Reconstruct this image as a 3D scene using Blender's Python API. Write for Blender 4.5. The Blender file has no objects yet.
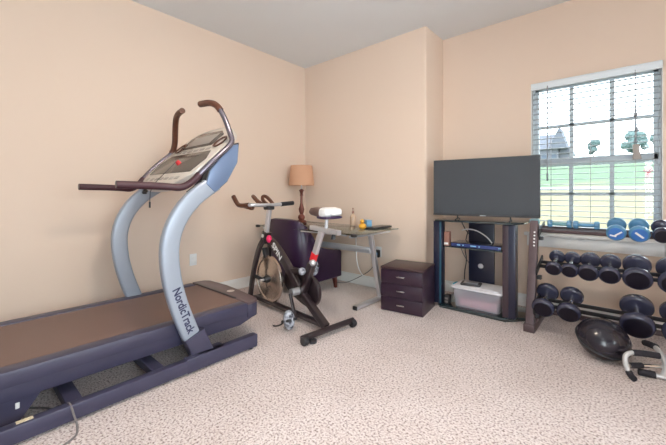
import bpy, bmesh, math, random
from mathutils import Vector, Matrix
random.seed(7)
PI = math.pi
SC = bpy.context.scene
COL = SC.collection

# ------------------------------------------------------------ camera, world, light, exposure
cam_d = bpy.data.cameras.new('camera'); cam = bpy.data.objects.new('camera', cam_d); COL.objects.link(cam)
cam_d.sensor_fit = 'HORIZONTAL'; cam_d.sensor_width = 36.0
cam_d.lens = 335.31 / 666 * 36.0
cam_d.shift_x = 0.0; cam_d.shift_y = -(222.5 - 194.31) / 666
cam_d.clip_start = 0.03; cam_d.clip_end = 400
cam.location = (3.2468, -3.1489, 1.0502)
cam.rotation_euler = (PI/2, 0, 0.71842)
SC.camera = cam
SC.view_settings.view_transform = 'Standard'; SC.view_settings.look = 'None'
SC.view_settings.gamma = 1.0; SC.view_settings.use_curve_mapping = False
SC.view_settings.exposure = 0.06

world = bpy.data.worlds.new('sky'); SC.world = world; world.use_nodes = True
wn = world.node_tree; bg = wn.nodes['Background']
bg.inputs['Color'].default_value = (0.80, 0.90, 1.0, 1); bg.inputs['Strength'].default_value = 6.0

def lamp(name, kind, loc, rot, energy, color, **kw):
    d = bpy.data.lights.new(name, kind); o = bpy.data.objects.new(name, d); COL.objects.link(o)
    o.location = loc; o.rotation_euler = rot; d.energy = energy; d.color = color
    for k, v in kw.items():
        setattr(d, k, v)
    return o
# sampling portals in the two window openings (give off no light themselves)
for px in (3.015, 3.915):
    p = lamp('window_portal', 'AREA', (px, 0.60, 1.37), (-PI/2, 0, 0), 1, (1, 1, 1), shape='RECTANGLE', size=0.90, size_y=1.42)
    p.data.cycles.is_portal = True
# the ceiling lamps are unseen, added as warm fill
# added daylight lamps behind the neighbouring window, an invented right-hand window and rear door
lamp('window_daylight', 'AREA', (3.917, 0.575, 1.37), (-PI/2, 0, 0), 70, (0.90, 0.95, 1.0), shape='RECTANGLE', size=0.84, size_y=1.30)
lamp('window_daylight', 'AREA', (5.06, -2.80, 1.42), (0, PI/2, 0), 52, (0.90, 0.95, 1.0), shape='RECTANGLE', size=1.34, size_y=2.60)
lamp('door_daylight', 'AREA', (4.10, -5.16, 1.12), (PI/2, 0, 0), 42, (0.95, 0.96, 1.0), shape='RECTANGLE', size=1.16, size_y=1.90)
CEIL = [(2.30, -2.10, 0.20), (3.70, -4.10, 0.02)]
for lx, ly, k in CEIL:
    lamp('ceiling_lamp_light', 'AREA', (lx, ly, 2.60), (0, 0, 0), 90*k, (1.0, 0.85, 0.70), shape='DISK', size=0.36)
    lamp('ceiling_lamp_bulb', 'POINT', (lx, ly, 2.40), (0, 0, 0), 80*k, (1.0, 0.85, 0.70), shadow_soft_size=0.19)

# ------------------------------------------------------------ materials
MATS = {}
def mat(name, col, rough=0.6, metal=0.0, spec=0.5, noise=None, bump=None, coat=0.0, emit=None, sheen=0.0, trans=0.0, alpha=None):
    m = bpy.data.materials.new(name); m.use_nodes = True; MATS[name] = m
    nt = m.node_tree; b = nt.nodes['Principled BSDF']
    b.inputs['Base Color'].default_value = (*col, 1); b.inputs['Roughness'].default_value = rough
    b.inputs['Metallic'].default_value = metal; b.inputs['Specular IOR Level'].default_value = spec
    b.inputs['Coat Weight'].default_value = coat; b.inputs['Sheen Weight'].default_value = sheen
    b.inputs['Transmission Weight'].default_value = trans
    if alpha is not None: b.inputs['Alpha'].default_value = alpha
    if emit: b.inputs['Emission Color'].default_value = (*emit[0], 1); b.inputs['Emission Strength'].default_value = emit[1]
    tc = nt.nodes.new('ShaderNodeTexCoord')
    if noise:   # (scale, second colour)
        n = nt.nodes.new('ShaderNodeTexNoise'); n.inputs['Scale'].default_value = noise[0]; n.inputs['Detail'].default_value = 4
        r = nt.nodes.new('ShaderNodeValToRGB'); r.color_ramp.elements[0].position = 0.35; r.color_ramp.elements[1].position = 0.65
        r.color_ramp.elements[0].color = (*col, 1); r.color_ramp.elements[1].color = (*noise[1], 1)
        nt.links.new(tc.outputs['Object'], n.inputs['Vector']); nt.links.new(n.outputs['Fac'], r.inputs['Fac'])
        nt.links.new(r.outputs['Color'], b.inputs['Base Color'])
    if bump:    # (scale, strength, distance)
        n = nt.nodes.new('ShaderNodeTexNoise'); n.inputs['Scale'].default_value = bump[0]; n.inputs['Detail'].default_value = 5
        bp = nt.nodes.new('ShaderNodeBump'); bp.inputs['Strength'].default_value = bump[1]; bp.inputs['Distance'].default_value = bump[2]
        nt.links.new(tc.outputs['Object'], n.inputs['Vector']); nt.links.new(n.outputs['Fac'], bp.inputs['Height'])
        nt.links.new(bp.outputs['Normal'], b.inputs['Normal'])
    return m
M_wall = mat('wall_paint', (0.80, 0.645, 0.53), 0.75, spec=0.25, noise=(1.2, (0.79, 0.635, 0.52)), bump=(90, 0.15, 0.002))
M_ceil = mat('ceiling_paint', (0.78, 0.80, 0.82), 0.85, spec=0.2, bump=(70, 0.2, 0.002))
M_rear = mat('grey_blue_wall_paint', (0.52, 0.60, 0.66), 0.75, spec=0.25)  # unseen wall, tinted grey-blue for the screen reflection and a cooler bounce
M_trim = mat('white_trim_paint', (0.83, 0.83, 0.82), 0.4)
M_vinyl = mat('white_vinyl', (0.76, 0.83, 0.88), 0.35)
M_slat = mat('blind_slat', (0.40, 0.44, 0.48), 0.45)
M_cord = mat('blind_cord', (0.62, 0.62, 0.64), 0.8)
M_tass = mat('cord_tassel', (0.30, 0.32, 0.36), 0.6)

def carpet_material():
    m = bpy.data.materials.new('speckled_carpet'); m.use_nodes = True; nt = m.node_tree; b = nt.nodes['Principled BSDF']
    b.inputs['Roughness'].default_value = 0.95; b.inputs['Specular IOR Level'].default_value = 0.1; b.inputs['Sheen Weight'].default_value = 0.25
    tc = nt.nodes.new('ShaderNodeTexCoord')
    def noise(s, d=3):
        n = nt.nodes.new('ShaderNodeTexNoise'); n.inputs['Scale'].default_value = s; n.inputs['Detail'].default_value = d
        nt.links.new(tc.outputs['Object'], n.inputs['Vector']); return n
    n1 = noise(95, 5); n2 = noise(3.0, 3); v = nt.nodes.new('ShaderNodeTexVoronoi'); v.inputs['Scale'].default_value = 170
    nt.links.new(tc.outputs['Object'], v.inputs['Vector'])
    r = nt.nodes.new('ShaderNodeValToRGB'); e = r.color_ramp.elements
    e[0].position = 0.30; e[0].color = (0.16, 0.105, 0.10, 1); e[1].position = 0.45; e[1].color = (0.63, 0.515, 0.49, 1)
    x = e.new(0.56); x.color = (0.82, 0.73, 0.71, 1)
    nt.links.new(n1.outputs['Fac'], r.inputs['Fac'])
    r2 = nt.nodes.new('ShaderNodeValToRGB'); r2.color_ramp.elements[0].position = 0.3; r2.color_ramp.elements[0].color = (0.90, 0.88, 0.87, 1)
    r2.color_ramp.elements[1].position = 0.7; r2.color_ramp.elements[1].color = (1, 1, 1, 1)
    nt.links.new(n2.outputs['Fac'], r2.inputs['Fac'])
    mx = nt.nodes.new('ShaderNodeMix'); mx.data_type = 'RGBA'; mx.blend_type = 'MULTIPLY'; mx.inputs[0].default_value = 1
    nt.links.new(r.outputs['Color'], mx.inputs[6]); nt.links.new(r2.outputs['Color'], mx.inputs[7])
    nt.links.new(mx.outputs[2], b.inputs['Base Color'])
    ad = nt.nodes.new('ShaderNodeMath'); ad.operation = 'ADD'
    nt.links.new(n1.outputs['Fac'], ad.inputs[0]); nt.links.new(v.outputs['Distance'], ad.inputs[1])
    bp = nt.nodes.new('ShaderNodeBump'); bp.inputs['Strength'].default_value = 0.5; bp.inputs['Distance'].default_value = 0.008
    nt.links.new(ad.outputs[0], bp.inputs['Height']); nt.links.new(bp.outputs['Normal'], b.inputs['Normal'])
    return m
M_carpet = carpet_material()

def glass_material(name, tint, gloss=0.12):
    m = bpy.data.materials.new(name); m.use_nodes = True; nt = m.node_tree; nt.nodes.remove(nt.nodes['Principled BSDF'])
    t = nt.nodes.new('ShaderNodeBsdfTransparent'); t.inputs['Color'].default_value = (*tint, 1)
    g = nt.nodes.new('ShaderNodeBsdfGlossy'); g.inputs['Roughness'].default_value = 0.02
    f = nt.nodes.new('ShaderNodeFresnel'); f.inputs['IOR'].default_value = 1.45
    mx = nt.nodes.new('ShaderNodeMixShader'); nt.links.new(f.outputs[0], mx.inputs[0])
    nt.links.new(t.outputs[0], mx.inputs[1]); nt.links.new(g.outputs[0], mx.inputs[2])
    nt.links.new(mx.outputs[0], nt.nodes['Material Output'].inputs['Surface']); return m
M_glass = glass_material('window_glass', (0.97, 0.99, 0.98))
M_dglass = glass_material('desk_glass', (0.80, 0.88, 0.85))

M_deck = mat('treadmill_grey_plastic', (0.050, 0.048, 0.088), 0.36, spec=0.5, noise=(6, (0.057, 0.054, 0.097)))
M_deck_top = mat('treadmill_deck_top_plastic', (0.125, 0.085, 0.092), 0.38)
M_belt = mat('treadmill_belt_rubber', (0.19, 0.115, 0.095), 0.5, bump=(160, 0.3, 0.002))
M_upr = mat('silver_blue_paint', (0.36, 0.41, 0.49), 0.35, metal=0.25)
M_rail = mat('rail_grey_metal', (0.20, 0.18, 0.22), 0.25, metal=0.7)
M_plate = mat('blue_grey_plate', (0.15, 0.21, 0.34), 0.35, metal=0.2)
M_grip = mat('brown_foam_grip', (0.10, 0.035, 0.018), 0.42, noise=(40, (0.13, 0.045, 0.025)))
M_purple = mat('deep_maroon_rubber', (0.055, 0.016, 0.024), 0.5)
M_sil = mat('champagne_plastic', (0.70, 0.65, 0.60), 0.3, metal=0.3)
M_pan = mat('console_display_dark', (0.10, 0.085, 0.075), 0.18)
M_btn = mat('console_button_grey', (0.40, 0.36, 0.33), 0.4)
M_red = mat('red_plastic', (0.75, 0.02, 0.03), 0.4)
M_ink = mat('navy_lettering', (0.03, 0.035, 0.09), 0.5)
M_white = mat('white_plastic', (0.82, 0.82, 0.82), 0.4)
M_black = mat('black_plastic', (0.02, 0.02, 0.024), 0.4)
M_frame = mat('bike_black_paint', (0.024, 0.015, 0.018), 0.28, coat=0.3)
M_chrome = mat('chrome', (0.78, 0.77, 0.76), 0.16, metal=1.0)
M_steel = mat('brushed_steel', (0.74, 0.75, 0.79), 0.30, metal=0.8)
M_fly = mat('flywheel_steel', (0.66, 0.56, 0.48), 0.24, metal=0.95)
M_pink = mat('pink_knob', (0.85, 0.03, 0.14), 0.35)
M_sad = mat('saddle_brown_cover', (0.16, 0.095, 0.08), 0.55)
M_saddark = mat('saddle_purple_black', (0.04, 0.02, 0.07), 0.5)
M_shoe = mat('patterned_cage', (0.55, 0.58, 0.65), 0.5, noise=(38, (0.03, 0.03, 0.05)))
M_leather = mat('plum_leather', (0.020, 0.005, 0.028), 0.36, coat=0.1, bump=(60, 0.15, 0.003), noise=(5, (0.028, 0.008, 0.040)))
M_wood = mat('dark_red_wood', (0.10, 0.022, 0.016), 0.35)
M_lampw = mat('lamp_bronze_wood', (0.17, 0.05, 0.035), 0.35, metal=0.3)
M_shade = mat('tan_fabric_shade', (0.62, 0.35, 0.22), 0.9, bump=(200, 0.3, 0.002))
M_cab = mat('espresso_laminate', (0.030, 0.014, 0.030), 0.35, noise=(9, (0.036, 0.016, 0.03)))
M_cabtop = mat('espresso_laminate_top', (0.060, 0.028, 0.030), 0.35)
M_blackgl = mat('black_gloss', (0.012, 0.012, 0.022), 0.12, coat=0.5)
M_scr = mat('tv_screen', (0.042, 0.043, 0.050), 0.07, spec=1.0, coat=0.5)
M_tvg = mat('black_tempered_glass', (0.02, 0.035, 0.04), 0.06, spec=0.9, coat=0.6)
M_tvb = mat('stand_navy_black', (0.018, 0.020, 0.045), 0.28, coat=0.2)
M_ptrim = mat('post_trim_maroon', (0.055, 0.035, 0.045), 0.3)
M_pteal = mat('post_trim_teal', (0.03, 0.09, 0.14), 0.25)
M_bluebox = mat('cable_box_blue', (0.05, 0.07, 0.22), 0.25, metal=0.3)
M_bin = mat('clear_bin_plastic', (0.60, 0.60, 0.68), 0.2, alpha=0.45)
M_lid = mat('frosted_lid', (0.78, 0.76, 0.80), 0.35)
M_teal = mat('teal_latch', (0.0, 0.38, 0.50), 0.4)
M_pinkc = mat('folded_pink_cloth', (0.75, 0.36, 0.42), 0.9)
M_rack = mat('rack_taupe_steel', (0.105, 0.072, 0.078), 0.40, metal=0.2, noise=(25, (0.125, 0.085, 0.09)))
M_rubber = mat('dumbbell_rubber', (0.006, 0.004, 0.012), 0.42, spec=0.35, bump=(50, 0.1, 0.002))
M_rim = mat('dumbbell_rim_rubber', (0.042, 0.044, 0.080), 0.25, spec=0.7)  # rims lighter and bluer than the rubber: window light put into the colour
M_blue = mat('blue_vinyl', (0.03, 0.16, 0.50), 0.3, spec=0.6)
M_lblue = mat('steel_blue_vinyl', (0.10, 0.28, 0.48), 0.35)
M_teald = mat('teal_grey_vinyl', (0.16, 0.36, 0.42), 0.35)
M_ball = mat('glossy_black_vinyl', (0.018, 0.015, 0.024), 0.24, coat=0.25)
M_foam = mat('black_foam', (0.02, 0.018, 0.025), 0.8, bump=(120, 0.4, 0.003))
M_wtube = mat('white_grey_tube', (0.62, 0.62, 0.63), 0.3, metal=0.3)
M_yel = mat('golden_yellow_glaze', (0.75, 0.38, 0.04), 0.3)
M_bot = mat('amber_clear_bottle', (0.60, 0.42, 0.30), 0.2)
M_sky = mat('light_blue_plastic', (0.22, 0.47, 0.72), 0.4)
M_cable = mat('grey_cable', (0.20, 0.18, 0.18), 0.6)
M_bcable = mat('dark_cable', (0.05, 0.045, 0.05), 0.6)
M_tan = mat('tan_box_card', (0.35, 0.17, 0.13), 0.6)
M_lit = mat('lamp_opal_glass', (0.9, 0.85, 0.78), 0.4, emit=((1.0, 0.88, 0.74), 3.0))
M_tape = mat('cream_label', (0.72, 0.60, 0.42), 0.5)

# ------------------------------------------------------------ mesh helpers
def NB(): return bmesh.new()
def box(bm, c, s, R=None, bev=0.0, seg=2):
    t = bmesh.new(); bmesh.ops.create_cube(t, size=1.0)
    bmesh.ops.scale(t, vec=Vector(s), verts=t.verts)
    if bev > 0: bmesh.ops.bevel(t, geom=t.edges[:], offset=bev, segments=seg, affect='EDGES', profile=0.5)
    if R is not None: bmesh.ops.transform(t, matrix=R.to_4x4(), verts=t.verts)
    bmesh.ops.translate(t, vec=Vector(c), verts=t.verts); merge(bm, t)
def bx(bm, x0, x1, y0, y1, z0, z1, bev=0.0, seg=2):
    box(bm, ((x0+x1)/2, (y0+y1)/2, (z0+z1)/2), (abs(x1-x0), abs(y1-y0), abs(z1-z0)), None, bev, seg)
def merge(bm, t):
    me = bpy.data.meshes.new('tmp'); t.to_mesh(me); t.free(); bm.from_mesh(me); bpy.data.meshes.remove(me)
def smooth_path(pts, n=3, closed=False):
    P = [Vector(p) for p in pts]
    for _ in range(n):
        Q = [] if closed else [P[0]]
        m = len(P) if closed else len(P)-1
        for i in range(m):
            a, b = P[i], P[(i+1) % len(P)]
            Q.append(a*0.75+b*0.25); Q.append(a*0.25+b*0.75)
        if not closed: Q.append(P[-1])
        P = Q
    return P
def frames(P, up=None):
    T = []
    for i in range(len(P)):
        a = P[max(i-1, 0)]; b = P[min(i+1, len(P)-1)]; d = (b-a); T.append(d.normalized() if d.length > 1e-9 else Vector((0, 0, 1)))
    n = Vector(up) if up is not None else (Vector((0, 0, 1)) if abs(T[0].z) < .9 else Vector((1, 0, 0)))
    out = []
    for t in T:
        n = (n - t*n.dot(t)); n = n.normalized() if n.length > 1e-6 else t.orthogonal().normalized()
        out.append((t, n.copy(), t.cross(n)))
    return out
def sweep(bm, P, section, up=None, closed=False, scale=None):
    """section: list of (a,b) along normal / binormal"""
    P = [Vector(p) for p in P]; F = frames(P, up); rings = []
    for i, (p, (t, n, b)) in enumerate(zip(P, F)):
        k = scale(i/(len(P)-1)) if scale else 1.0
        if not isinstance(k, tuple): k = (k, k)
        rings.append([bm.verts.new(p + n*a*k[0] + b*c*k[1]) for a, c in section])
    m = len(section); R = len(rings)
    for i in range(R if closed else R-1):
        A, B = rings[i], rings[(i+1) % R]
        for j in range(m): bm.faces.new((A[j], A[(j+1) % m], B[(j+1) % m], B[j]))
    if not closed: bm.faces.new(list(reversed(rings[0]))); bm.faces.new(rings[-1])
def circ(r, n=12): return [(r*math.cos(2*PI*i/n), r*math.sin(2*PI*i/n)) for i in range(n)]
def tube(bm, pts, r, n=12, sm=0, scale=None, closed=False):
    P = smooth_path(pts, sm, closed) if sm else [Vector(p) for p in pts]
    sweep(bm, P, circ(r, n), None, closed, scale)
def rrect(w, h, r=0.008, n=3):
    o = []
    for cx, cy, a0 in ((w/2-r, h/2-r, 0), (-w/2+r, h/2-r, 90), (-w/2+r, -h/2+r, 180), (w/2-r, -h/2+r, 270)):
        for i in range(n+1):
            a = math.radians(a0+90*i/n); o.append((cx+r*math.cos(a), cy+r*math.sin(a)))
    return o
def bar(bm, a, b, w, h, up=(0, 0, 1), r=0.004):
    sweep(bm, [Vector(a), Vector(b)], rrect(h, w, min(r, w/2.01, h/2.01)), up)
def lathe(bm, prof, c=(0, 0, 0), axis=None, n=28):
    """prof (r,z) list; axis: Matrix 3x3 rotating +Z"""
    R = axis if axis is not None else Matrix.Identity(3); c = Vector(c); rings = []
    for r, z in prof:
        if r < 1e-6: rings.append([bm.verts.new(c + R @ Vector((0, 0, z)))])
        else: rings.append([bm.verts.new(c + R @ Vector((r*math.cos(2*PI*i/n), r*math.sin(2*PI*i/n), z))) for i in range(n)])
    for A, B in zip(rings[:-1], rings[1:]):
        if len(A) == 1 and len(B) == 1: continue
        for i in range(n):
            j = (i+1) % n
            if len(A) == 1: bm.faces.new((A[0], B[i], B[j]))
            elif len(B) == 1: bm.faces.new((A[i], A[j], B[0]))
            else: bm.faces.new((A[i], A[j], B[j], B[i]))
def prism(bm, poly, axis, a, b, bev=0.0):
    """poly: 2-D outline; axis 'x': poly is (y,z), 'y': (x,z), 'z': (x,y)"""
    t = bmesh.new()
    def P(u, v, w): return {'x': (w, u, v), 'y': (u, w, v), 'z': (u, v, w)}[axis]
    A = [t.verts.new(P(u, v, a)) for u, v in poly]; B = [t.verts.new(P(u, v, b)) for u, v in poly]
    t.faces.new(A); t.faces.new(list(reversed(B)))
    for i in range(len(poly)):
        j = (i+1) % len(poly); t.faces.new((A[j], A[i], B[i], B[j]))
    bmesh.ops.recalc_face_normals(t, faces=t.faces)
    if bev > 0: bmesh.ops.bevel(t, geom=t.edges[:], offset=bev, segments=2, affect='EDGES', profile=0.5)
    merge(bm, t)
def xform(bm, M): bmesh.ops.transform(bm, matrix=M, verts=bm.verts)
def RX(a): return Matrix.Rotation(a, 3, 'X')
def RY(a): return Matrix.Rotation(a, 3, 'Y')
def RZ(a): return Matrix.Rotation(a, 3, 'Z')

WM = {}     # object -> its world matrix
def obj(name, bm, m, parent=None, sm=True, local=False, angle=35):
    """one mesh object; bm is in room coordinates unless local"""
    bmesh.ops.recalc_face_normals(bm, faces=bm.faces)
    if parent is not None and not local: xform(bm, WM[parent].inverted())
    me = bpy.data.meshes.new(name); bm.to_mesh(me); bm.free()
    me.materials.append(m)
    if sm:
        for p in me.polygons: p.use_smooth = True
        me.set_sharp_from_angle(angle=math.radians(angle))
    o = bpy.data.objects.new(name, me); COL.objects.link(o)
    if parent is not None: o.parent = parent
    WM[o] = WM[parent] if parent is not None else Matrix.Identity(4)
    return o
def thing(name, label, cat, loc=(0, 0, 0), rz=0.0, group=None):
    o = bpy.data.objects.new(name, None); COL.objects.link(o); o.empty_display_size = 0.1
    o.location = loc; o.rotation_euler = (0, 0, rz); o['label'] = label; o['category'] = cat
    if group: o['group'] = group
    WM[o] = Matrix.Translation(Vector(loc)) @ Matrix.Rotation(rz, 4, 'Z'); return o
def tag(o, label, cat, group=None):
    o['label'] = label; o['category'] = cat
    if group: o['group'] = group
    return o
def struct(name, bm, m, parent=None, **k):
    o = obj(name, bm, m, parent, **k); o['kind'] = 'structure'; return o
def center(o):
    """move a lone mesh's origin to the foot of its own shape"""
    vs = [v.co for v in o.data.vertices]
    c = Vector(((min(v.x for v in vs)+max(v.x for v in vs))/2, (min(v.y for v in vs)+max(v.y for v in vs))/2, min(v.z for v in vs)))
    o.data.transform(Matrix.Translation(-c)); o.location = c; return o
def copy_thing(src, loc, rz, label, group=None):
    def cp(o, par):
        c = o.copy(); COL.objects.link(c)
        if par is not None: c.parent = par
        for ch in list(o.children): cp(ch, c)
        return c
    r = cp(src, None); r.location = loc; r.rotation_euler = (0, 0, rz); r['label'] = label
    if group: r['group'] = group
    return r
def letters(name, text, size, M, m, parent, depth=0.0015, xs=1.0):
    cu = bpy.data.curves.new(name, 'FONT'); cu.body = text; cu.size = size; cu.extrude = depth; cu.align_x = 'CENTER'; cu.align_y = 'CENTER'; cu.offset = 0.0
    cu.offset = size*0.02
    t = bpy.data.objects.new('tmp_text', cu); COL.objects.link(t); bpy.context.view_layer.update()
    me = bpy.data.meshes.new_from_object(t.evaluated_get(bpy.context.evaluated_depsgraph_get()))
    bpy.data.objects.remove(t); bpy.data.curves.remove(cu)
    me.transform(Matrix.Scale(xs, 4, (1, 0, 0))); me.transform(M); me.transform(WM[parent].inverted()); me.materials.clear(); me.materials.append(m); me.name = name
    o = bpy.data.objects.new(name, me); COL.objects.link(o); o.parent = parent; WM[o] = WM[parent]; return o
def basis(xa, ya, loc):
    xa = Vector(xa).normalized(); ya = Vector(ya); ya = (ya - xa*ya.dot(xa)).normalized(); za = xa.cross(ya)
    M = Matrix((xa, ya, za)).transposed().to_4x4(); M.translation = Vector(loc); return M

# ------------------------------------------------------------ room shell
H = 2.74; J = 1.734; R = 0.4136; XR = 4.90; YB = -5.0; T = 0.14
W1 = (2.580, 3.458); W2 = (3.478, 4.356); WZ = (0.70, 2.066)
bm = NB(); bx(bm, -T, XR+T, YB-T, R+T, -0.12, 0.0); struct('floor', bm, M_carpet, sm=False)
bm = NB(); bx(bm, -T, XR+T, YB-T, R+T, H, H+0.12); struct('ceiling', bm, M_ceil, sm=False)
bm = NB(); bx(bm, -T, 0, YB, 0, 0, H); struct('wall_left', bm, M_wall, sm=False)
def wall_back():
    bm = NB(); r = 0.022; poly = [(-T, R+T), (-T, 0.0), (J-r, 0.0)]
    for i in range(1, 7):
        a = -PI/2 + PI/2*i/6; poly.append((J-r + r*math.cos(a), r + r*math.sin(a)))
    poly += [(J, R), (J, R+T)]
    prism(bm, poly, 'z', 0, H); struct('wall_back', bm, M_wall)
wall_back()
bm = NB()
for (a, b, c, d) in ((J, W1[0], 0, H), (W1[1], W2[0], 0, H), (W2[1], XR, 0, H), (W1[0], W1[1], 0, WZ[0]), (W2[0], W2[1], 0, WZ[0]), (W1[0], W1[1], WZ[1], H), (W2[0], W2[1], WZ[1], H)):
    bx(bm, a, b, R, R+T, c, d)
struct('wall_window', bm, M_wall, sm=False)
bm = NB(); V0, V1, VZ0, VZ1 = -4.12, -1.48, 0.74, 2.10
for (a, b, c, d) in ((YB, V0, 0, H), (V1, R+T, 0, H), (V0, V1, 0, VZ0), (V0, V1, VZ1, H)): bx(bm, XR, XR+T, a, b, c, d)
struct('wall_right', bm, M_wall, sm=False)
bm = NB()
for (a, b, c, d) in ((V0, V0+0.03, VZ0, VZ1), (V1-0.03, V1, VZ0, VZ1), (V0, V1, VZ0, VZ0+0.03), (V0, V1, VZ1-0.03, VZ1), (-2.82, -2.78, VZ0, VZ1)): bx(bm, XR+0.06, XR+0.11, a, b, c, d, 0.004)
w3 = struct('window_3', bm, M_vinyl)  # unseen window, added to bring cool daylight from the right
bm = NB(); bx(bm, XR+0.083, XR+0.087, V0+0.03, V1-0.03, VZ0+0.03, VZ1-0.03); obj('pane', bm, M_glass, w3)
bm = NB(); bx(bm, XR-0.03, XR+0.06, V0-0.04, V1+0.04, VZ0-0.028, VZ0+0.001, 0.005); obj('stool', bm, M_trim, w3)
bm = NB(); D0, D1 = 3.48, 4.74
for (a, b, c, d) in ((-T, D0, 0, H), (D1, XR+T, 0, H), (D0, D1, 2.10, H)): bx(bm, a, b, YB-T, YB, c, d)
struct('wall_rear', bm, M_rear, sm=False)
bm = NB()
for (a, b, c, d) in ((D0, D0+0.05, 0, 2.10), (D1-0.05, D1, 0, 2.10), (4.07, 4.15, 0, 2.10), (D0, D1, 0, 0.10), (D0, D1, 2.04, 2.10)): bx(bm, a, b, YB-0.10, YB-0.05, c+0.001, d, 0.003)
d1_ = struct('door_1', bm, M_vinyl)  # unseen glazed door, added for low daylight fill
bm = NB(); bx(bm, D0+0.05, D1-0.05, YB-0.078, YB-0.074, 0.10, 2.04); obj('pane', bm, M_glass, d1_)
bm = NB(); tube(bm, [(4.11, YB-0.05, 1.15), (4.11, YB-0.015, 1.15), (4.11, YB-0.015, 0.95), (4.11, YB-0.05, 0.95)], 0.008, 8); obj('handle', bm, M_trim, d1_)
def skirting(name, a, b, nrm):
    a = Vector((*a, 0)); b = Vector((*b, 0)); n = Vector((*nrm, 0)); d = 0.014
    bm = NB(); prof = [(0, 0.001), (d, 0.001), (d, 0.085), (d*0.55, 0.100), (d*0.4, 0.112), (0, 0.115)]
    A = [bm.verts.new(a + n*u + Vector((0, 0, v))) for u, v in prof]; B = [bm.verts.new(b + n*u + Vector((0, 0, v))) for u, v in prof]
    for i in range(len(prof)):
        j = (i+1) % len(prof); bm.faces.new((A[i], A[j], B[j], B[i]))
    bm.faces.new(A); bm.faces.new(list(reversed(B))); struct(name, bm, M_trim, sm=False)
skirting('baseboard_left', (0, YB), (0, -0.0), (1, 0))
skirting('baseboard_back', (0.014, 0), (J+0.012, 0), (0, -1))
skirting('baseboard_recess', (J, -0.012), (J, R), (1, 0))
skirting('baseboard_window', (J+0.014, R), (XR, R), (0, -1))
skirting('baseboard_right', (XR, R-0.014), (XR, YB), (-1, 0))

def window(n, x0, x1):
    z0, z1 = WZ; xm = (x0+x1)/2; zm = 1.335
    bm = NB()
    for (a, b, c, d) in ((x0, x0+0.022, z0, z1), (x1-0.022, x1, z0, z1), (x0, x1, z1-0.03, z1), (x0, x1, z0, z0+0.035)):
        bx(bm, a, b, R+0.05, R+T-0.005, c, d, 0.004)
    w = struct('window_%d' % n, bm, M_vinyl)
    bm = NB()   # painted lining of the reveal
    bx(bm, x0, x0+0.006, R, R+0.05, z0, z1); bx(bm, x1-0.006, x1, R, R+0.05, z0, z1); bx(bm, x0, x1, R, R+0.05, z1-0.006, z1)
    obj('reveal_lining', bm, M_trim, w)
    bm = NB(); bx(bm, x0-(0.05 if n == 1 else 0.0095), x1+(0.05 if n == 2 else 0.0095), R-0.045, R+0.05, z0-0.028, z0+0.002, 0.006); obj('stool', bm, M_trim, w)
    bm = NB(); bx(bm, x0-(0.03 if n == 1 else 0.0095), x1+(0.03 if n == 2 else 0.0095), R-0.018, R-0.0005, z0-0.125, z0-0.029, 0.004); obj('apron', bm, M_trim, w)
    for k, (a, b, yy) in enumerate(((zm-0.032, z1-0.03, R+0.095), (z0+0.035, zm+0.035, R+0.070))):
        bm = NB(); f = 0.028; X0, X1 = x0+0.022, x1-0.022
        for q in ((X0, X0+f, a, b), (X1-f, X1, a, b), (X0, X1, a, a+(0.05 if k == 0 else f)), (X0, X1, b-(0.05 if k else f), b)): bx(bm, q[0], q[1], yy-0.013, yy+0.013, q[2], q[3], 0.003)
        s = obj('sash', bm, M_vinyl, w)
        bm = NB(); gw = X1-X0
        for i in (1, 2): xx = X0+gw*i/3; bx(bm, xx-0.015, xx+0.015, yy-0.009, yy+0.009, a+f, b-f)
        bx(bm, X0+f, X1-f, yy-0.009, yy+0.009, (a+b)/2-0.014, (a+b)/2+0.014); obj('muntin', bm, M_vinyl, s)
        bm = NB(); bx(bm, X0+f, X1-f, yy-0.002, yy+0.002, a+f, b-f); obj('pane', bm, M_glass, s)
window(1, *W1); window(2, *W2)

def blinds(x0, x1, zb, label, raised=False):
    yc = R+0.020; t = thing('window_blinds', label, 'blinds', ((x0+x1)/2, yc, zb), 0)
    bm = NB(); zt = 2.064
    bx(bm, x0-0.004, x1+0.004, yc-0.046, yc-0.034, zt-0.060, zt, 0.003); bx(bm, x0-0.004, x1+0.004, yc-0.050, yc-0.032, zt-0.014, zt, 0.002)
    obj('valance', bm, M_vinyl, t)
    bm = NB(); bx(bm, x0+0.006, x1-0.006, yc-0.027, yc+0.027, zt-0.046, zt-0.006, 0.002); obj('headrail', bm, M_white, t)
    n = 27; top = zt-0.060; pitch = (top-(zb+0.03))/n
    if raised: pitch = 0.006; zb = top-n*pitch-0.03
    sl = None
    for i in range(n):
        z = top-pitch*(i+0.6); th = math.radians(3 if not raised else 0)
        if sl is None:
            bm = NB(); P = []
            for k in range(7):
                u = -0.024+0.048*k/6; P.append((u, 0.003*(1-(u/0.024)**2)))
            poly = P + [(u, v-0.0028) for u, v in reversed(P)]
            prism(bm, poly, 'x', x0+0.004, x1-0.004); xform(bm, Matrix.Translation((0, yc, z)) @ Matrix.Rotation(th, 4, 'X'))
            sl = obj('slat', bm, M_slat, t); z00 = z
        else:
            c = sl.copy(); COL.objects.link(c); c.parent = t; c.location = (0, 0, z-z00)
    bm = NB(); bx(bm, x0+0.008, x1-0.008, yc-0.024, yc+0.024, zb, zb+0.018, 0.004); obj('bottom_rail', bm, M_white, t)
    for fx in (0.17, 0.5, 0.83):
        bm = NB(); x = x0+(x1-x0)*fx
        for yy in (yc-0.0255, yc+0.0255): bx(bm, x-0.0012, x+0.0012, yy-0.0008, yy+0.0008, zb+0.01, top+0.02)
        obj('ladder_cord', bm, M_cord, t)
    return t, yc, top
b1, yc1, top1 = blinds(2.588, 3.450, 0.715, 'white slatted blinds covering the whole window behind the dumbbell rack')
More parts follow.
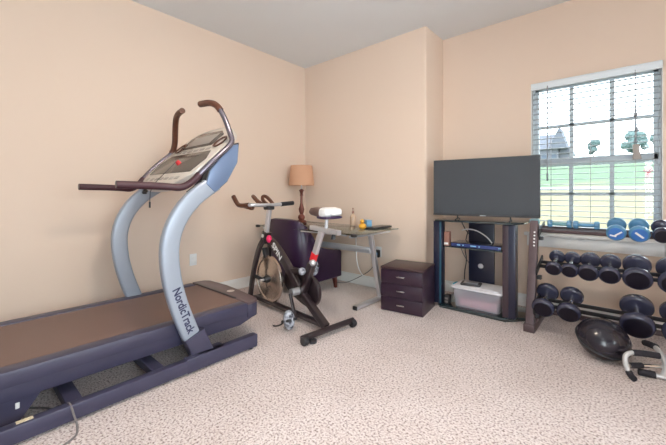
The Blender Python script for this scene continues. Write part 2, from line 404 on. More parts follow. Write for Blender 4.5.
bm = NB(); tube(bm, [(2.715, yc1-0.052, top1+0.02), (2.715, yc1-0.054, 1.20)], 0.0045, 8); tube(bm, [(2.715, yc1-0.054, 1.24), (2.715, yc1-0.054, 1.17)], 0.007, 8); obj('tilt_wand', bm, M_tass, b1)
bm = NB()
for dx, zz in ((0, 1.62), (0.006, 1.45), (-0.004, 1.52)): tube(bm, [(3.300, yc1-0.052, top1+0.02), (3.302+dx*.5, yc1-0.053, 1.7), (3.302+dx, yc1-0.053, zz-0.08)], 0.0018, 6)
obj('lift_cord', bm, M_tass, b1)
for (x, z, s) in ((3.302, 1.66, 1.0), (3.302, 1.70, .7), (3.310, 1.54, 1.0), (3.302, 1.455, 1.0)):
    bm = NB(); lathe(bm, [(0, 0.0), (0.013*s, 0.0), (0.010*s, 0.018*s), (0.003, 0.035*s), (0, 0.036*s)], (x, yc1-0.056, z), n=14); obj('tassel', bm, M_tass, b1)
bm = NB(); prism(bm, [(-0.022, 0.0), (0.030, 0.0), (0.016, 0.085), (0.022, 0.115), (-0.024, 0.115), (-0.020, 0.06)], 'y', -0.008, 0.008, 0.003); xform(bm, Matrix.Translation((3.307, yc1-0.056, 1.325))); obj('cord_bundle', bm, M_btn, b1)
blinds(3.486, 4.348, 0.715, 'white slatted blinds drawn up to the top of the neighbouring window', True)

# added ceiling lamps out of view, to brighten the room
for (lx, ly, k), lab in zip(CEIL, ('round opal flush ceiling lamp above the middle of the room', 'round opal flush ceiling lamp near the rear right corner of the room')):
    t = thing('ceiling_lamp', lab, 'lamp', (lx, ly, 2.74))
    bm = NB(); lathe(bm, [(0, 2.739), (0.19, 2.739), (0.20, 2.72), (0.19, 2.70), (0, 2.70)], (lx, ly, 0)); obj('lamp_base', bm, M_steel, t)
    bm = NB(); lathe(bm, [(0.185, 2.699), (0.175, 2.665), (0.11, 2.635), (0, 2.628)], (lx, ly, 0)); obj('lamp_bowl', bm, M_lit, t)

# wall outlets
def outlet(name, loc, nrm, label, plug=False):
    t = thing(name, label, 'outlet', loc); n = Vector(nrm); u = Vector((-n.y, n.x, 0))
    Mx = basis(u, (0, 0, 1), loc)
    bm = NB(); bx(bm, -0.036, 0.036, -0.058, 0.058, 0.0005, 0.006, 0.002); xform(bm, Mx); obj('cover_plate', bm, M_white, t)
    for zz in (-0.021, 0.021):
        bm = NB(); bx(bm, -0.017, 0.017, zz-0.014, zz+0.014, 0.006, 0.008, 0.001)
        for q in (-0.006, 0.006): bx(bm, q-0.001, q+0.001, zz-0.004, zz+0.006, 0.008, 0.0085)
        xform(bm, Mx); obj('socket', bm, M_trim, t)
    return t, Mx
outlet('wall_outlet', (0.0, -1.553, 0.40), (1, 0, 0), 'white wall outlet on the left wall behind the treadmill')
o2, Mx = outlet('wall_outlet', (1.172, 0.0, 0.41), (0, -1, 0), 'white wall outlet under the glass desk')
t = thing('power_adapter', 'black plug adapter in the outlet under the glass desk', 'plug', (1.172, -0.008, 0.36))
bm = NB(); bx(bm, 1.145, 1.20, -0.055, -0.0086, 0.355, 0.435, 0.006); obj('adapter_body', bm, M_black, t)
bm = NB(); bx(bm, 1.157, 1.188, -0.06, -0.054, 0.38, 0.41, 0.002); obj('adapter_label', bm, M_lblue, t)
bm = NB(); tube(bm, [(1.17, -0.04, 0.358), (1.168, -0.055, 0.30), (1.10, -0.06, 0.20), (0.98, -0.08, 0.12), (0.82, -0.12, 0.03), (0.70, -0.13, 0.008), (0.60, -0.10, 0.008)], 0.004, 8, 3)
obj('power_cord', bm, M_cable, t)
bm = NB(); tube(bm, [(0.95, -0.13, 0.694), (0.945, -0.12, 0.45), (0.95, -0.11, 0.25), (1.02, -0.10, 0.13), (1.11, -0.09, 0.14)], 0.006, 8, 3)
tag(center(obj('white_cable', bm, M_white)), 'white cable looping down behind the glass desk', 'cable')

# ------------------------------------------------------------ treadmill
XM = 0.81
tm = thing('treadmill', 'large grey treadmill with curved silver uprights along the left wall', 'treadmill', (XM, -2.4, 0))
bm = NB(); NS = 1.21; FS = 0.37
prof = [(-3.42, 0.135), (-1.80, 0.125), (-1.70, 0.155), (-1.70, 0.195), (-1.70, 0.245), (-1.72, 0.260), (-3.42, 0.262)]
prism(bm, prof, 'x', FS+0.01, NS-0.01, 0.008); obj('deck_housing', bm, M_deck, tm)
for nm, a, b in (('side_rail', NS-0.085, NS), ('side_rail', FS, FS+0.085)):
    bm = NB(); prism(bm, [(-3.40, 0.200), (-1.745, 0.200), (-1.745, 0.262), (-1.755, 0.272), (-3.40, 0.272)], 'x', a, b, 0.006); obj(nm, bm, M_deck, tm)
mc = [(FS, -1.7435), (NS, -1.7435), (NS, -1.70), (NS-0.015, -1.655), (NS-0.06, -1.625), (NS-0.3, -1.60), (FS+0.3, -1.585), (FS+0.06, -1.60), (FS+0.012, -1.64), (FS, -1.70)]
bm = NB(); prism(bm, mc, 'z', 0.160, 0.262, 0.010); obj('motor_housing', bm, M_deck, tm)
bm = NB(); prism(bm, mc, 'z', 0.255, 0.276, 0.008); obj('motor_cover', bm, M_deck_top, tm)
bm = NB(); bx(bm, FS+0.075, NS-0.16, -1.742, -1.728, 0.2655, 0.2765, 0.001); obj('belt_slot', bm, M_black, tm)
bm = NB(); lathe(bm, [(0, 0), (0.03, 0), (0.03, 0.002), (0, 0.002)], (0.86, -1.665, 0.2752), n=20); xform(bm, Matrix.Identity(4)); obj('badge', bm, M_sil, tm)
bm = NB(); bx(bm, FS+0.086, NS-0.086, -3.38, -1.7435, 0.2625, 0.2665); obj('running_belt', bm, M_belt, tm)
for s in (1, -1):   # base rails
    x = XM+s*0.505
    bm = NB(); bx(bm, x-0.025, x+0.025, -3.45, -2.22, 0.012, 0.085, 0.006); bx(bm, x-0.027, x+0.027, -2.245, -1.755, 0.010, 0.092, 0.006); obj('base_rail', bm, M_deck, tm)
    for yy in (-1.80, -3.35):
        bm = NB(); lathe(bm, [(0, 0), (0.018, 0), (0.018, 0.012), (0, 0.012)], (x, yy, 0.0), n=14); obj('rubber_foot', bm, M_black, tm)
for yy, dz in ((-2.74, 0.0), (-2.36, 0.0), (-3.3, 0)):
    bm = NB(); bar(bm, (XM-0.48, yy-0.02, 0.055), (XM+0.48, yy-0.02, 0.055), 0.065, 0.045); obj('cross_bar', bm, M_deck, tm)
bm = NB(); prism(bm, [(-3.40, 0.012), (-2.945, 0.012), (-2.86, 0.13), (-2.85, 0.20), (-3.40, 0.20)], 'x', NS-0.10, NS-0.03, 0.006); obj('lift_arm', bm, M_deck, tm)
bm = NB(); bx(bm, NS-0.029, NS-0.024, -2.955, -2.94, 0.085, 0.112, 0.002); obj('sticker', bm, M_white, tm)
bm = NB(); bx(bm, 1.300, 1.325, -2.965, -2.91, 0.0855, 0.087); obj('warning_sticker', bm, M_tape, tm)
path = [(-2.155, 0.13), (-2.20, 0.24), (-2.265, 0.42), (-2.305, 0.60), (-2.31, 0.78), (-2.25, 0.93), (-2.15, 1.04), (-2.06, 1.10), (-2.02, 1.125)]
for s in (1, -1):
    x = XM+s*0.435
    bm = NB(); P = smooth_path([(x, y, z) for y, z in path], 2)
    sweep(bm, P, rrect(0.056, 0.105, 0.016), (1, 0, 0)); up = obj('upright', bm, M_upr, tm)
    if s == 1:
        a = Vector((0, -2.285, 0.52)); b = Vector((0, -2.185, 0.215)); d = (b-a)
        letters('lettering', 'NordicTrack', 0.066, basis(d, (0, 0.95, 0.3), (x+0.0285, -2.236, 0.360)), M_ink, up, xs=0.86)
    bm = NB(); A = Vector((x+s*0.028, -2.105, 0.03)); B = Vector((x+s*0.004, -2.170, 0.195))
    sweep(bm, [A, B], rrect(0.080, 0.128, 0.010), (1, 0, 0)); xform(bm, Matrix.Identity(4)); obj('upright_boot', bm, M_deck, tm)
    bm = NB(); bx(bm, min(x, x+s*0.09), max(x, x+s*0.09), -2.17, -1.99, 0.03, 0.092, 0.008); obj('boot_flange', bm, M_deck, tm)
    bm = NB(); pl = [(-1.861, 1.390), (-1.872, 1.262), (-1.945, 1.138), (-2.035, 1.062), (-2.095, 1.115), (-2.07, 1.20), (-1.92, 1.375)]
    prism(bm, pl, 'x', x-0.034, x+0.034, 0.008); sp = obj('side_plate', bm, M_plate, tm)
    bm = NB(); ctr = (-1.97, 1.22); q = [((a-ctr[0])*1.07+ctr[0], (b-ctr[1])*1.07+ctr[1]) for a, b in pl]; prism(bm, q, 'x', x-0.030, x+0.024, 0.006); obj('plate_edge', bm, M_black, sp)
    # handrail and horn: one bent tube, foam grips over it
    hp = [(.39, -2.565, 1.102), (.40, -2.32, 1.098), (.43, -2.205, 1.085), (.465, -2.10, 1.215), (.475, -1.995, 1.315), (.465, -1.905, 1.395), (.42, -1.90, 1.465), (.385, -1.915, 1.56), (.33, -1.935, 1.655), (.26, -1.95, 1.69), (.15, -1.965, 1.695)]
    P = smooth_path([(XM+s*d, y, z) for d, y, z in hp], 3)
    bm = NB(); sweep(bm, P, circ(0.0185, 12)); hr = obj('handrail', bm, M_rail, tm)
    n = len(P)
    bm = NB(); Q = P[:int(n*0.30)]; sweep(bm, Q, circ(0.0215, 12)); obj('foam_grip', bm, M_purple, hr)
    bm = NB(); Q = P[int(n*(0.74 if s == 1 else 0.5)):]; e = Q[-1]+(Q[-1]-Q[-2]).normalized()*0.01; sweep(bm, Q+[e], circ(0.0225, 12)); obj('foam_grip', bm, M_grip, hr)
    bm = NB(); bar(bm, (XM+s*0.43, -2.10, 1.13), (XM+s*0.36, -2.16, 1.06), 0.03, 0.02); obj('rail_bracket', bm, M_black, tm)
# console: a shaped body along its slanted plane
p0 = Vector((0, -2.22, 1.115)); p1 = Vector((0, -1.765, 1.545)); d = (p1-p0); L = d.length
CM = basis((1, 0, 0), d, (XM, p0.y, p0.z))       # local x: across, y: up the slope, z: out of the face
def cs(pts): return [(a, b) for a, b in pts]
out = [(-0.20, -0.02), (0.20, -0.02), (0.36, 0.06), (0.415, 0.20), (0.41, 0.36), (0.37, 0.50), (0.27, 0.61), (0.08, 0.685), (-0.27, 0.68), (-0.38, 0.53), (-0.41, 0.36), (-0.415, 0.20), (-0.36, 0.06)]
out = [tuple(v)[:2] for v in smooth_path([(a, b, 0) for a, b in out], 2, True)]
bm = NB(); prism(bm, out, 'z', -0.055, 0.0, 0.010); xform(bm, CM); con = obj('console', bm, M_sil, tm)
bm = NB(); prism(bm, [(-0.33, 0.12), (0.33, 0.12), (0.36, 0.25), (0.30, 0.34), (-0.30, 0.34), (-0.36, 0.25)], 'z', -0.002, 0.004, 0.0015); xform(bm, CM); obj('display_panel', bm, M_pan, con)
bm = NB(); prism(bm, [(-0.29, 0.42), (0.20, 0.42), (0.21, 0.55), (0.12, 0.61), (-0.22, 0.625), (-0.31, 0.57)], 'z', -0.002, 0.005, 0.0015); xform(bm, CM); obj('display_panel', bm, M_pan, con)
bm = NB(); bx(bm, -0.23, 0.14, 0.445, 0.57, 0.005, 0.007, 0.001); xform(bm, CM); obj('screen', bm, M_btn, con)
for i in range(7):
    bm = NB(); bx(bm, -0.27+0.08*i, -0.22+0.08*i, 0.05, 0.075, 0.0, 0.004, 0.001); xform(bm, CM); obj('button', bm, M_btn, con)
for i in range(6):
    bm = NB(); bx(bm, -0.26+0.09*i, -0.20+0.09*i, 0.365, 0.385, 0.0, 0.004, 0.001); xform(bm, CM); obj('button', bm, M_btn, con)
for xx in (0.30, -0.30):
    bm = NB(); lathe(bm, [(0.052, -0.02), (0.058, 0.004), (0.062, 0.008), (0.05, 0.010), (0.045, 0.0), (0.04, -0.03), (0, -0.03)], (xx, 0.44, 0.0), n=24); xform(bm, CM); obj('cup_holder', bm, M_grip, con)
bm = NB(); lathe(bm, [(0, 0.026), (0.012, 0.026), (0.016, 0.02), (0.018, 0), (0, 0)], (0.02, 0.22, 0.004), n=16); xform(bm, CM); obj('safety_key', bm, M_red, con)
k0 = CM @ Vector((0.02, 0.22, 0.03)); bm = NB(); tube(bm, [k0, k0+Vector((0.02, -0.06, -0.06)), (0.84, -2.26, 1.10), (0.842, -2.265, 1.0)], 0.0025, 6, 2); obj('key_cord', bm, M_black, con)
bm = NB(); bar(bm, (0.842, -2.265, 1.0), (0.842, -2.265, 0.96), 0.012, 0.01); obj('key_clip', bm, M_black, con)
bm = NB(); bx(bm, 0.46, 1.16, -2.02, -1.92, 1.12, 1.19, 0.02); obj('console_beam', bm, M_deck, tm)

bm = NB(); tube(bm, [(0.92, -3.3, 0.006), (0.98, -2.97, 0.007), (1.08, -2.86, 0.008), (1.18, -2.80, 0.006), (1.27, -2.79, 0.060), (1.315, -2.785, 0.096), (1.36, -2.78, 0.060), (1.41, -2.77, 0.006), (1.48, -2.80, 0.005), (1.52, -3.0, 0.005), (1.50, -3.3, 0.005)], 0.0045, 8, 3)
obj('power_cord', bm, M_cable, tm)

# ------------------------------------------------------------ indoor cycle
BO = (1.58, -1.29, 0); BA = math.radians(174)
bk = thing('exercise_bike', 'black spin bike with a large steel flywheel beside the treadmill', 'exercise bike', BO, BA)
def B_(name, bm, m, parent=None, **k): return obj(name, bm, m, parent or bk, local=True, **k)
bm = NB(); tube(bm, [(0.0, -0.26, 0.048), (0.0, 0.25, 0.048)], 0.022, 14); B_('rear_stabilizer', bm, M_frame)
bm = NB(); tube(bm, [(1.06, -0.24, 0.048), (1.06, 0.24, 0.048)], 0.022, 14); B_('front_stabilizer', bm, M_frame)
for x in (0.0, 1.06):
    for y in (-0.245, 0.235):
        bm = NB(); lathe(bm, [(0, -0.02), (0.028, -0.02), (0.031, -0.014), (0.031, 0.014), (0.028, 0.02), (0, 0.02)], (x-0.012, y, 0.031), RX(PI/2), 20); B_('transport_wheel' if x else 'levelling_foot', bm, M_black)
bm = NB(); lathe(bm, [(0, 0), (0.03, 0), (0.03, 0.02), (0.012, 0.03), (0, 0.03)], (-0.012, 0.165, 0.0), n=16); B_('levelling_foot', bm, M_black)
bm = NB(); bar(bm, (0.02, 0, 0.06), (1.05, 0, 0.055), 0.045, 0.035); B_('base_beam', bm, M_frame)
bm = NB()
sweep(bm, [Vector((0.03, 0, 0.055)), Vector((0.36, 0, 0.27)), Vector((0.55, 0, 0.455)), Vector((0.735, 0, 0.61)), Vector((0.865, 0, 0.645))][:2], rrect(0.055, 0.058, 0.012), (0, 1, 0))
sweep(bm, smooth_path([(0.34, 0, 0.255), (0.50, 0, 0.415), (0.70, 0, 0.575), (0.86, 0, 0.645)], 1), rrect(0.055, 0.072, 0.012), (0, 1, 0))
mt = B_('main_frame', bm, M_frame)
dd = Vector((0.50-0.86, 0, 0.415-0.66)); letters('lettering', 'SPIN', 0.075, WM[bk] @ basis(Vector((-0.55, 0, -0.50)), (-0.5, 0, 0.55), (0.655, 0.0285, 0.545)), M_white, mt, xs=1.2)
bm = NB(); sweep(bm, [Vector((0.33, 0, 0.22)), Vector((0.20, 0, 0.50))], rrect(0.055, 0.06, 0.01), (0, 1, 0)); B_('seat_tube', bm, M_frame)
bm = NB(); bar(bm, (0.51, 0, 0.40), (0.235, 0, 0.43), 0.045, 0.04); B_('cross_tube', bm, M_frame)
bm = NB(); sweep(bm, [Vector((0.885, 0, 0.60)), Vector((0.862, 0, 0.70))], rrect(0.07, 0.07, 0.012), (0, 1, 0)); B_('head_tube', bm, M_frame)
bm = NB(); lathe(bm, [(0, 0.0), (0.016, 0.0), (0.018, 0.006), (0.012, 0.01), (0, 0.01)], (0.872, 0.036, 0.665), RX(-PI/2), 16); B_('head_badge', bm, M_sil)
for s in (1, -1):
    bm = NB(); sweep(bm, smooth_path([(0.872, s*0.03, 0.63), (0.90, s*0.062, 0.55), (0.985, s*0.070, 0.33), (1.045, s*0.070, 0.07)], 2), rrect(0.03, 0.055, 0.008), (0, 1, 0)); B_('fork_blade', bm, M_frame)
    bm = NB(); bar(bm, (0.825, s*0.062, 0.27), (1.00, s*0.068, 0.285), 0.012, 0.035); B_('axle_bracket', bm, M_black)
bm = NB(); lathe(bm, [(0, -0.012), (0.085, -0.012), (0.095, -0.007), (0.180, -0.007), (0.188, -0.016), (0.212, -0.016), (0.218, -0.010), (0.218, 0.010), (0.212, 0.016), (0.188, 0.016), (0.180, 0.007), (0.095, 0.007), (0.085, 0.012), (0, 0.012)], (0.825, 0, 0.27), RX(PI/2), 64)
fw = B_('flywheel', bm, M_fly)
bm = NB(); lathe(bm, [(0, -0.055), (0.022, -0.055), (0.034, -0.03), (0.034, 0.03), (0.022, 0.055), (0, 0.055)], (0.825, 0, 0.27), RX(PI/2), 20); B_('hub', bm, M_black, fw)
bm = NB(); lathe(bm, [(0, -0.095), (0.011, -0.095), (0.011, 0.095), (0, 0.095)], (0.825, 0, 0.27), RX(PI/2), 12); B_('axle', bm, M_steel, fw)
bm = NB(); sweep(bm, [Vector((0.90, 0.0, 0.545)), Vector((0.86, 0, 0.46))], rrect(0.05, 0.035, 0.006), (0, 1, 0)); B_('brake_pad', bm, M_black)
# chain guard on the far side
gd = [(0.62, 0.40), (0.66, 0.30), (0.62, 0.21), (0.42, 0.135), (0.30, 0.115), (0.20, 0.16), (0.165, 0.26), (0.21, 0.36), (0.33, 0.40), (0.5, 0.42)]
gd = [(v.x, v.y) for v in smooth_path([(a, b, 0) for a, b in gd], 2, True)]
bm = NB(); prism(bm, gd, 'y', -0.085, -0.045, 0.008); B_('chain_guard', bm, M_frame)
bm = NB(); lathe(bm, [(0, -0.10), (0.03, -0.10), (0.03, 0.10), (0, 0.10)], (0.34, 0, 0.265), RX(PI/2), 18); B_('bottom_bracket', bm, M_steel)
cr = {1: (0.33, 0.265, 0.262, 0.085), -1: (0.33, 0.265, 0.40, 0.415)}
for s in (1, -1):
    x0, z0, x1, z1 = cr[s]; y = s*0.115
    bm = NB(); bar(bm, (x0, y, z0), (x1, y, z1), 0.018, 0.024, (0, 1, 0)); B_('crank_arm', bm, M_frame)
    # pedal with cage
    bm = NB(); box(bm, (x1, s*0.175, z1), (0.10, 0.085, 0.022), RY(0.35), 0.006); lathe(bm, [(0, -0.05), (0.007, -0.05), (0.007, 0.05), (0, 0.05)], (x1, s*0.145, z1), RX(PI/2), 10); pd = B_('pedal', bm, M_black)
    bm = NB()
    t = bmesh.new(); bmesh.ops.create_uvsphere(t, u_segments=18, v_segments=10, radius=1); bmesh.ops.scale(t, vec=(0.046, 0.044, 0.074), verts=t.verts)
    bmesh.ops.transform(t, matrix=Matrix.Translation((x1-0.004, s*0.178, z1+0.005)) @ RY(0.15).to_4x4(), verts=t.verts); merge(bm, t); B_('toe_cage', bm, M_shoe, pd)
    bm = NB(); tube(bm, [(x1+0.02, s*0.20, z1-0.01), (x1+0.07, s*0.215, z1-0.05), (x1+0.12, s*0.22, z1-0.068), (x1+0.15, s*0.22, z1-0.072 if s == 1 else z1-0.12)], 0.006, 8, 2); B_('toe_strap', bm, M_black, pd)
# handlebar
bm = NB(); sweep(bm, [Vector((0.868, 0, 0.69)), Vector((0.820, 0, 0.915))], rrect(0.034, 0.05, 0.008), (0, 1, 0)); B_('handlebar_post', bm, M_steel)
bm = NB(); box(bm, (0.825, 0, 0.925), (0.09, 0.07, 0.035), None, 0.01); hb = B_('handlebar_clamp', bm, M_black)
bm = NB()
tube(bm, [(0.82, -0.26, 0.965), (0.82, -0.10, 0.955), (0.83, 0, 0.95), (0.83, 0.14, 0.955), (0.85, 0.19, 0.955), (0.95, 0.215, 0.945), (1.02, 0.215, 0.955), (1.09, 0.215, 1.02)], 0.0165, 12, 3)
bar_ = B_('handlebar', bm, M_steel)
bm = NB(); tube(bm, [(0.855, 0.19, 0.955), (0.95, 0.215, 0.945), (1.02, 0.215, 0.955), (1.10, 0.215, 1.03)], 0.0205, 12, 3); B_('handle_grip', bm, M_grip, bar_)
bm = NB(); tube(bm, [(0.82, -0.27, 0.966), (0.82, -0.13, 0.956)], 0.0205, 12); B_('handle_grip', bm, M_black, bar_)
for s in (1, -1):
    bm = NB(); tube(bm, [(0.83, s*0.07+0.02, 0.955), (0.90, s*0.075+0.02, 1.0), (0.97, s*0.07+0.02, 1.035), (0.985, s*0.045+0.02, 1.03), (0.95, s*0.03+0.02, 0.99), (0.86, s*0.025+0.02, 0.955)], 0.016, 10, 3); B_('handle_grip', bm, M_grip, bar_)
bm = NB(); tube(bm, [(0.95, 0.21, 0.945), (0.93, 0.15, 0.925), (0.89, 0.13, 0.915), (0.85, 0.15, 0.94)], 0.014, 10, 3); B_('handle_grip', bm, M_grip, bar_)
bm = NB(); t0 = bmesh.new(); bmesh.ops.create_uvsphere(t0, u_segments=16, v_segments=10, radius=0.026); bmesh.ops.scale(t0, vec=(1, 1, 1.35), verts=t0.verts); bmesh.ops.translate(t0, vec=(0.775, 0.03, 0.645), verts=t0.verts); merge(bm, t0)
tube(bm, [(0.775, 0.03, 0.645), (0.84, 0.0, 0.63)], 0.008, 8); B_('brake_knob', bm, M_pink)
# seat
bm = NB(); sweep(bm, [Vector((0.205, 0, 0.485)), Vector((0.075, 0, 0.78))], rrect(0.032, 0.05, 0.007), (0, 1, 0)); sp = B_('seat_post', bm, M_steel)
bm = NB(); sweep(bm, [Vector((0.187, 0, 0.53)), Vector((0.160, 0, 0.592))], rrect(0.036, 0.054, 0.007), (0, 1, 0)); B_('post_sticker', bm, M_red, sp)
bm = NB(); t0 = bmesh.new(); bmesh.ops.create_uvsphere(t0, u_segments=14, v_segments=8, radius=0.024); bmesh.ops.translate(t0, vec=(0.12, 0.055, 0.53), verts=t0.verts); merge(bm, t0); tube(bm, [(0.12, 0.055, 0.53), (0.17, 0.01, 0.53)], 0.009, 8); B_('adjust_knob', bm, M_steel)
bm = NB(); t0 = bmesh.new(); bmesh.ops.create_uvsphere(t0, u_segments=14, v_segments=8, radius=0.030); bmesh.ops.translate(t0, vec=(0.26, 0.05, 0.44), verts=t0.verts); merge(bm, t0); tube(bm, [(0.26, 0.05, 0.44), (0.235, 0.0, 0.44)], 0.010, 8); B_('adjust_knob', bm, M_shoe)
bm = NB(); bar(bm, (0.20, 0, 0.79), (-0.11, 0, 0.772), 0.045, 0.034); B_('seat_slider', bm, M_steel)
bm = NB(); lathe(bm, [(0, -0.035), (0.018, -0.035), (0.014, -0.005), (0.008, 0.0), (0, 0)], (-0.05, 0.0, 0.755), n=14); B_('slider_knob', bm, M_black)
bm = NB(); tube(bm, [(0.03, 0, 0.785), (0.02, 0, 0.875)], 0.013, 10); B_('saddle_stem', bm, M_steel)
def saddle():
    sec = []    # along s from nose to rear: (s, halfwidth, top, bottom)
    for s, w, zt, zb in ((0.215, 0.016, 0.925, 0.900), (0.19, 0.028, 0.945, 0.888), (0.13, 0.036, 0.952, 0.88), (0.08, 0.052, 0.952, 0.873), (0.03, 0.074, 0.953, 0.87), (-0.02, 0.088, 0.955, 0.872), (-0.055, 0.084, 0.950, 0.884), (-0.078, 0.054, 0.938, 0.902)):
        ring = []
        for k in range(16):
            a = 2*PI*k/16; c, q = math.cos(a), math.sin(a)
            zz = (zt+zb)/2 + (zt-zb)/2*(abs(q)**0.6)*(1 if q > 0 else -1)
            ring.append((s, w*(abs(c)**0.7)*(1 if c > 0 else -1), zz))
        sec.append(ring)
    return sec
def skin(bm, rings):
    V = [[bm.verts.new(p) for p in r] for r in rings]; m = len(rings[0])
    for A, B in zip(V[:-1], V[1:]):
        for j in range(m): bm.faces.new((A[j], A[(j+1) % m], B[(j+1) % m], B[j]))
    bm.faces.new(list(reversed(V[0]))); bm.faces.new(V[-1])
S = saddle()
bm = NB(); skin(bm, S[:5]); sd = B_('saddle', bm, M_sad)
bm = NB(); skin(bm, S[4:]); B_('saddle_rear_pad', bm, M_white, sd)
bm = NB(); skin(bm, [[(x-0.004 if x < 0 else x, y*0.99, z*0.35+0.876*0.65-0.010) for x, y, z in r] for r in S[3:]]); B_('saddle_shell', bm, M_saddark, sd)

# ------------------------------------------------------------ armchair
ch = thing('armchair', 'dark plum leather armchair pushed up to the glass desk, its back to the room', 'armchair', (0.51, -0.56, 0))
cx0, cx1, cy0, cy1 = 0.20, 0.82, -0.86, -0.25
def shell():
    """curved back and arms as one upholstered band: plan path with varying height"""
    bm = NB(); plan = [(cx1-0.04, cy1+0.01, 0.43), (cx1-0.035, cy1-0.12, 0.445), (cx1-0.035, cy1-0.24, 0.465), (cx1-0.035, cy1-0.34, 0.51), (cx1-0.04, cy1-0.43, 0.63), (cx1-0.06, cy1-0.51, 0.755), (cx1-0.13, cy1-0.56, 0.79), ((cx0+cx1)/2+0.08, cy1-0.575, 0.795)]
    full = plan + [(cx0+cx1-x, y, z) for x, y, z in reversed(plan)]
    P = smooth_path(full, 2); F = frames([Vector((p.x, p.y, 0)) for p in P], (0, 0, 1)); rings = []
    for p, (t, n, b) in zip(P, F):
        w = 0.046; h0 = 0.13; h1 = p.z; ring = []
        for a, z in ((w, h0+0.01), (w, h0+(h1-h0)*0.5), (w, h1-0.03), (w*0.75, h1-0.008), (0, h1), (-w*0.75, h1-0.008), (-w, h1-0.03), (-w, h0+(h1-h0)*0.5), (-w, h0+0.01), (-w*0.8, h0), (w*0.8, h0)):
            ring.append(Vector((p.x, p.y, 0)) + b*a + Vector((0, 0, z)))
        rings.append(ring)
    skin(bm, rings); return bm
obj('back_and_arms', shell(), M_leather, ch)
bm = NB(); bx(bm, cx0+0.08, cx1-0.08, cy0+0.10, cy1, 0.13, 0.30, 0.012); obj('seat_base', bm, M_leather, ch)
bm = NB(); bx(bm, cx0+0.085, cx1-0.085, cy0+0.11, cy1+0.015, 0.301, 0.415, 0.035, 4); obj('seat_cushion', bm, M_leather, ch)
bm = NB()
for sx in (1, -1):
    xm = (cx0+cx1)/2; tube(bm, [(xm+sx*0.20, cy0+0.082, 0.76), (xm+sx*0.205, cy0+0.085, 0.60), (xm+sx*0.215, cy0+0.10, 0.42)], 0.005, 6, 2)
obj('piping', bm, M_leather, ch)
for sx, sy in ((1, 1), (1, -1), (-1, 1), (-1, -1)):
    x = (cx0+cx1)/2+sx*0.255; y = (cy0+cy1)/2+sy*0.265
    bm = NB(); sweep(bm, [Vector((x, y, 0.135)), Vector((x+sx*0.012, y+sy*0.012, 0.0))], rrect(0.048, 0.048, 0.006), None, False, lambda u: 1-0.42*u); obj('leg', bm, M_wood, ch)

# ------------------------------------------------------------ glass desk
dk = thing('glass_desk', 'glass-topped computer desk with silver metal legs against the back wall', 'desk', (0.79, -0.46, 0))
DX0, DX1, DY0, DY1, DZ = 0.07, 1.485, -0.85, -0.09, 0.700
pl = []
for cx, cy, a0 in ((DX1-.03, DY1-.03, 0), (DX0+.03, DY1-.03, 90), (DX0+.03, DY0+.03, 180), (DX1-.03, DY0+.03, 270)):
    for i in range(5): a = math.radians(a0+22.5*i); pl.append((cx+.03*math.cos(a), cy+.03*math.sin(a)))
bm = NB(); prism(bm, pl, 'z', DZ-0.009, DZ, 0.0015); obj('glass_top', bm, M_dglass, dk)
for x in (1.40, 0.155):
    bm = NB(); bar(bm, (x, -0.32, 0.024), (x, -0.49, 0.672), 0.042, 0.048, (1, 0, 0), 0.008); obj('leg', bm, M_steel, dk)
    bm = NB(); bar(bm, (x, -0.73, 0.022), (x, -0.16, 0.022), 0.05, 0.03); ft = obj('foot_bar', bm, M_steel, dk)
    for yy in (-0.735, -0.155):
        bm = NB(); bx(bm, x-0.024, x+0.024, yy-0.006, yy+0.006, 0.001, 0.038, 0.004); obj('end_cap', bm, M_black, ft)
    bm = NB(); bar(bm, (x, -0.80, 0.672), (x, -0.16, 0.672), 0.04, 0.028); obj('top_bar', bm, M_steel, dk)
    for yy in (-0.80, -0.16):
        bm = NB(); lathe(bm, [(0, 0.684), (0.014, 0.684), (0.014, 0.6905), (0, 0.6905)], (x, yy, 0), n=14); obj('glass_pad', bm, M_black, dk)
bm = NB(); bx(bm, 0.175, 1.382, -0.475, -0.452, 0.475, 0.535, 0.004); obj('cross_beam', bm, M_steel, dk)
for cx in (DX0+0.02, DX1-0.02):
    bm = NB(); bx(bm, cx-0.022, cx+0.022, DY0-0.004, DY0+0.03, DZ-0.022, DZ+0.0035, 0.003); obj('corner_clip', bm, M_black, dk)
bm = NB(); bx(bm, 0.20, 1.36, DY0+0.04, DY0+0.06, DZ-0.028, DZ-0.0095, 0.002); obj('front_rail', bm, M_steel, dk)

# things on the desk
lp = thing('table_lamp', 'table lamp with turned bronze base and tan drum shade on the desk', 'lamp', (0.21, -0.27, DZ))
bm = NB(); lathe(bm, [(0, 0.0), (0.065, 0.0), (0.068, 0.012), (0.055, 0.025), (0.035, 0.035), (0.045, 0.06), (0.040, 0.085), (0.020, 0.105), (0.030, 0.135), (0.036, 0.165), (0.026, 0.20), (0.016, 0.24), (0.014, 0.33), (0.024, 0.34), (0.016, 0.352), (0.022, 0.38), (0.032, 0.40), (0.012, 0.415), (0, 0.42)], (0.21, -0.27, DZ+0.0005), n=28); obj('lamp_base', bm, M_lampw, lp)
bm = NB(); tube(bm, [(0.21, -0.27, DZ+0.41), (0.21, -0.27, DZ+0.52)], 0.008, 10); obj('lamp_socket', bm, M_steel, lp)
bm = NB(); lathe(bm, [(0.158, 0.46), (0.134, 0.705), (0.130, 0.705), (0.154, 0.46), (0.158, 0.46)], (0.21, -0.27, DZ), n=40); obj('lamp_shade', bm, M_shade, lp)
bm = NB(); lathe(bm, [(0.134, 0.0), (0.010, 0.004), (0.0, 0.004)], (0.21, -0.27, DZ+0.70), n=24)
for f in bm.faces[:]: pass
bm.free()
bm = NB()
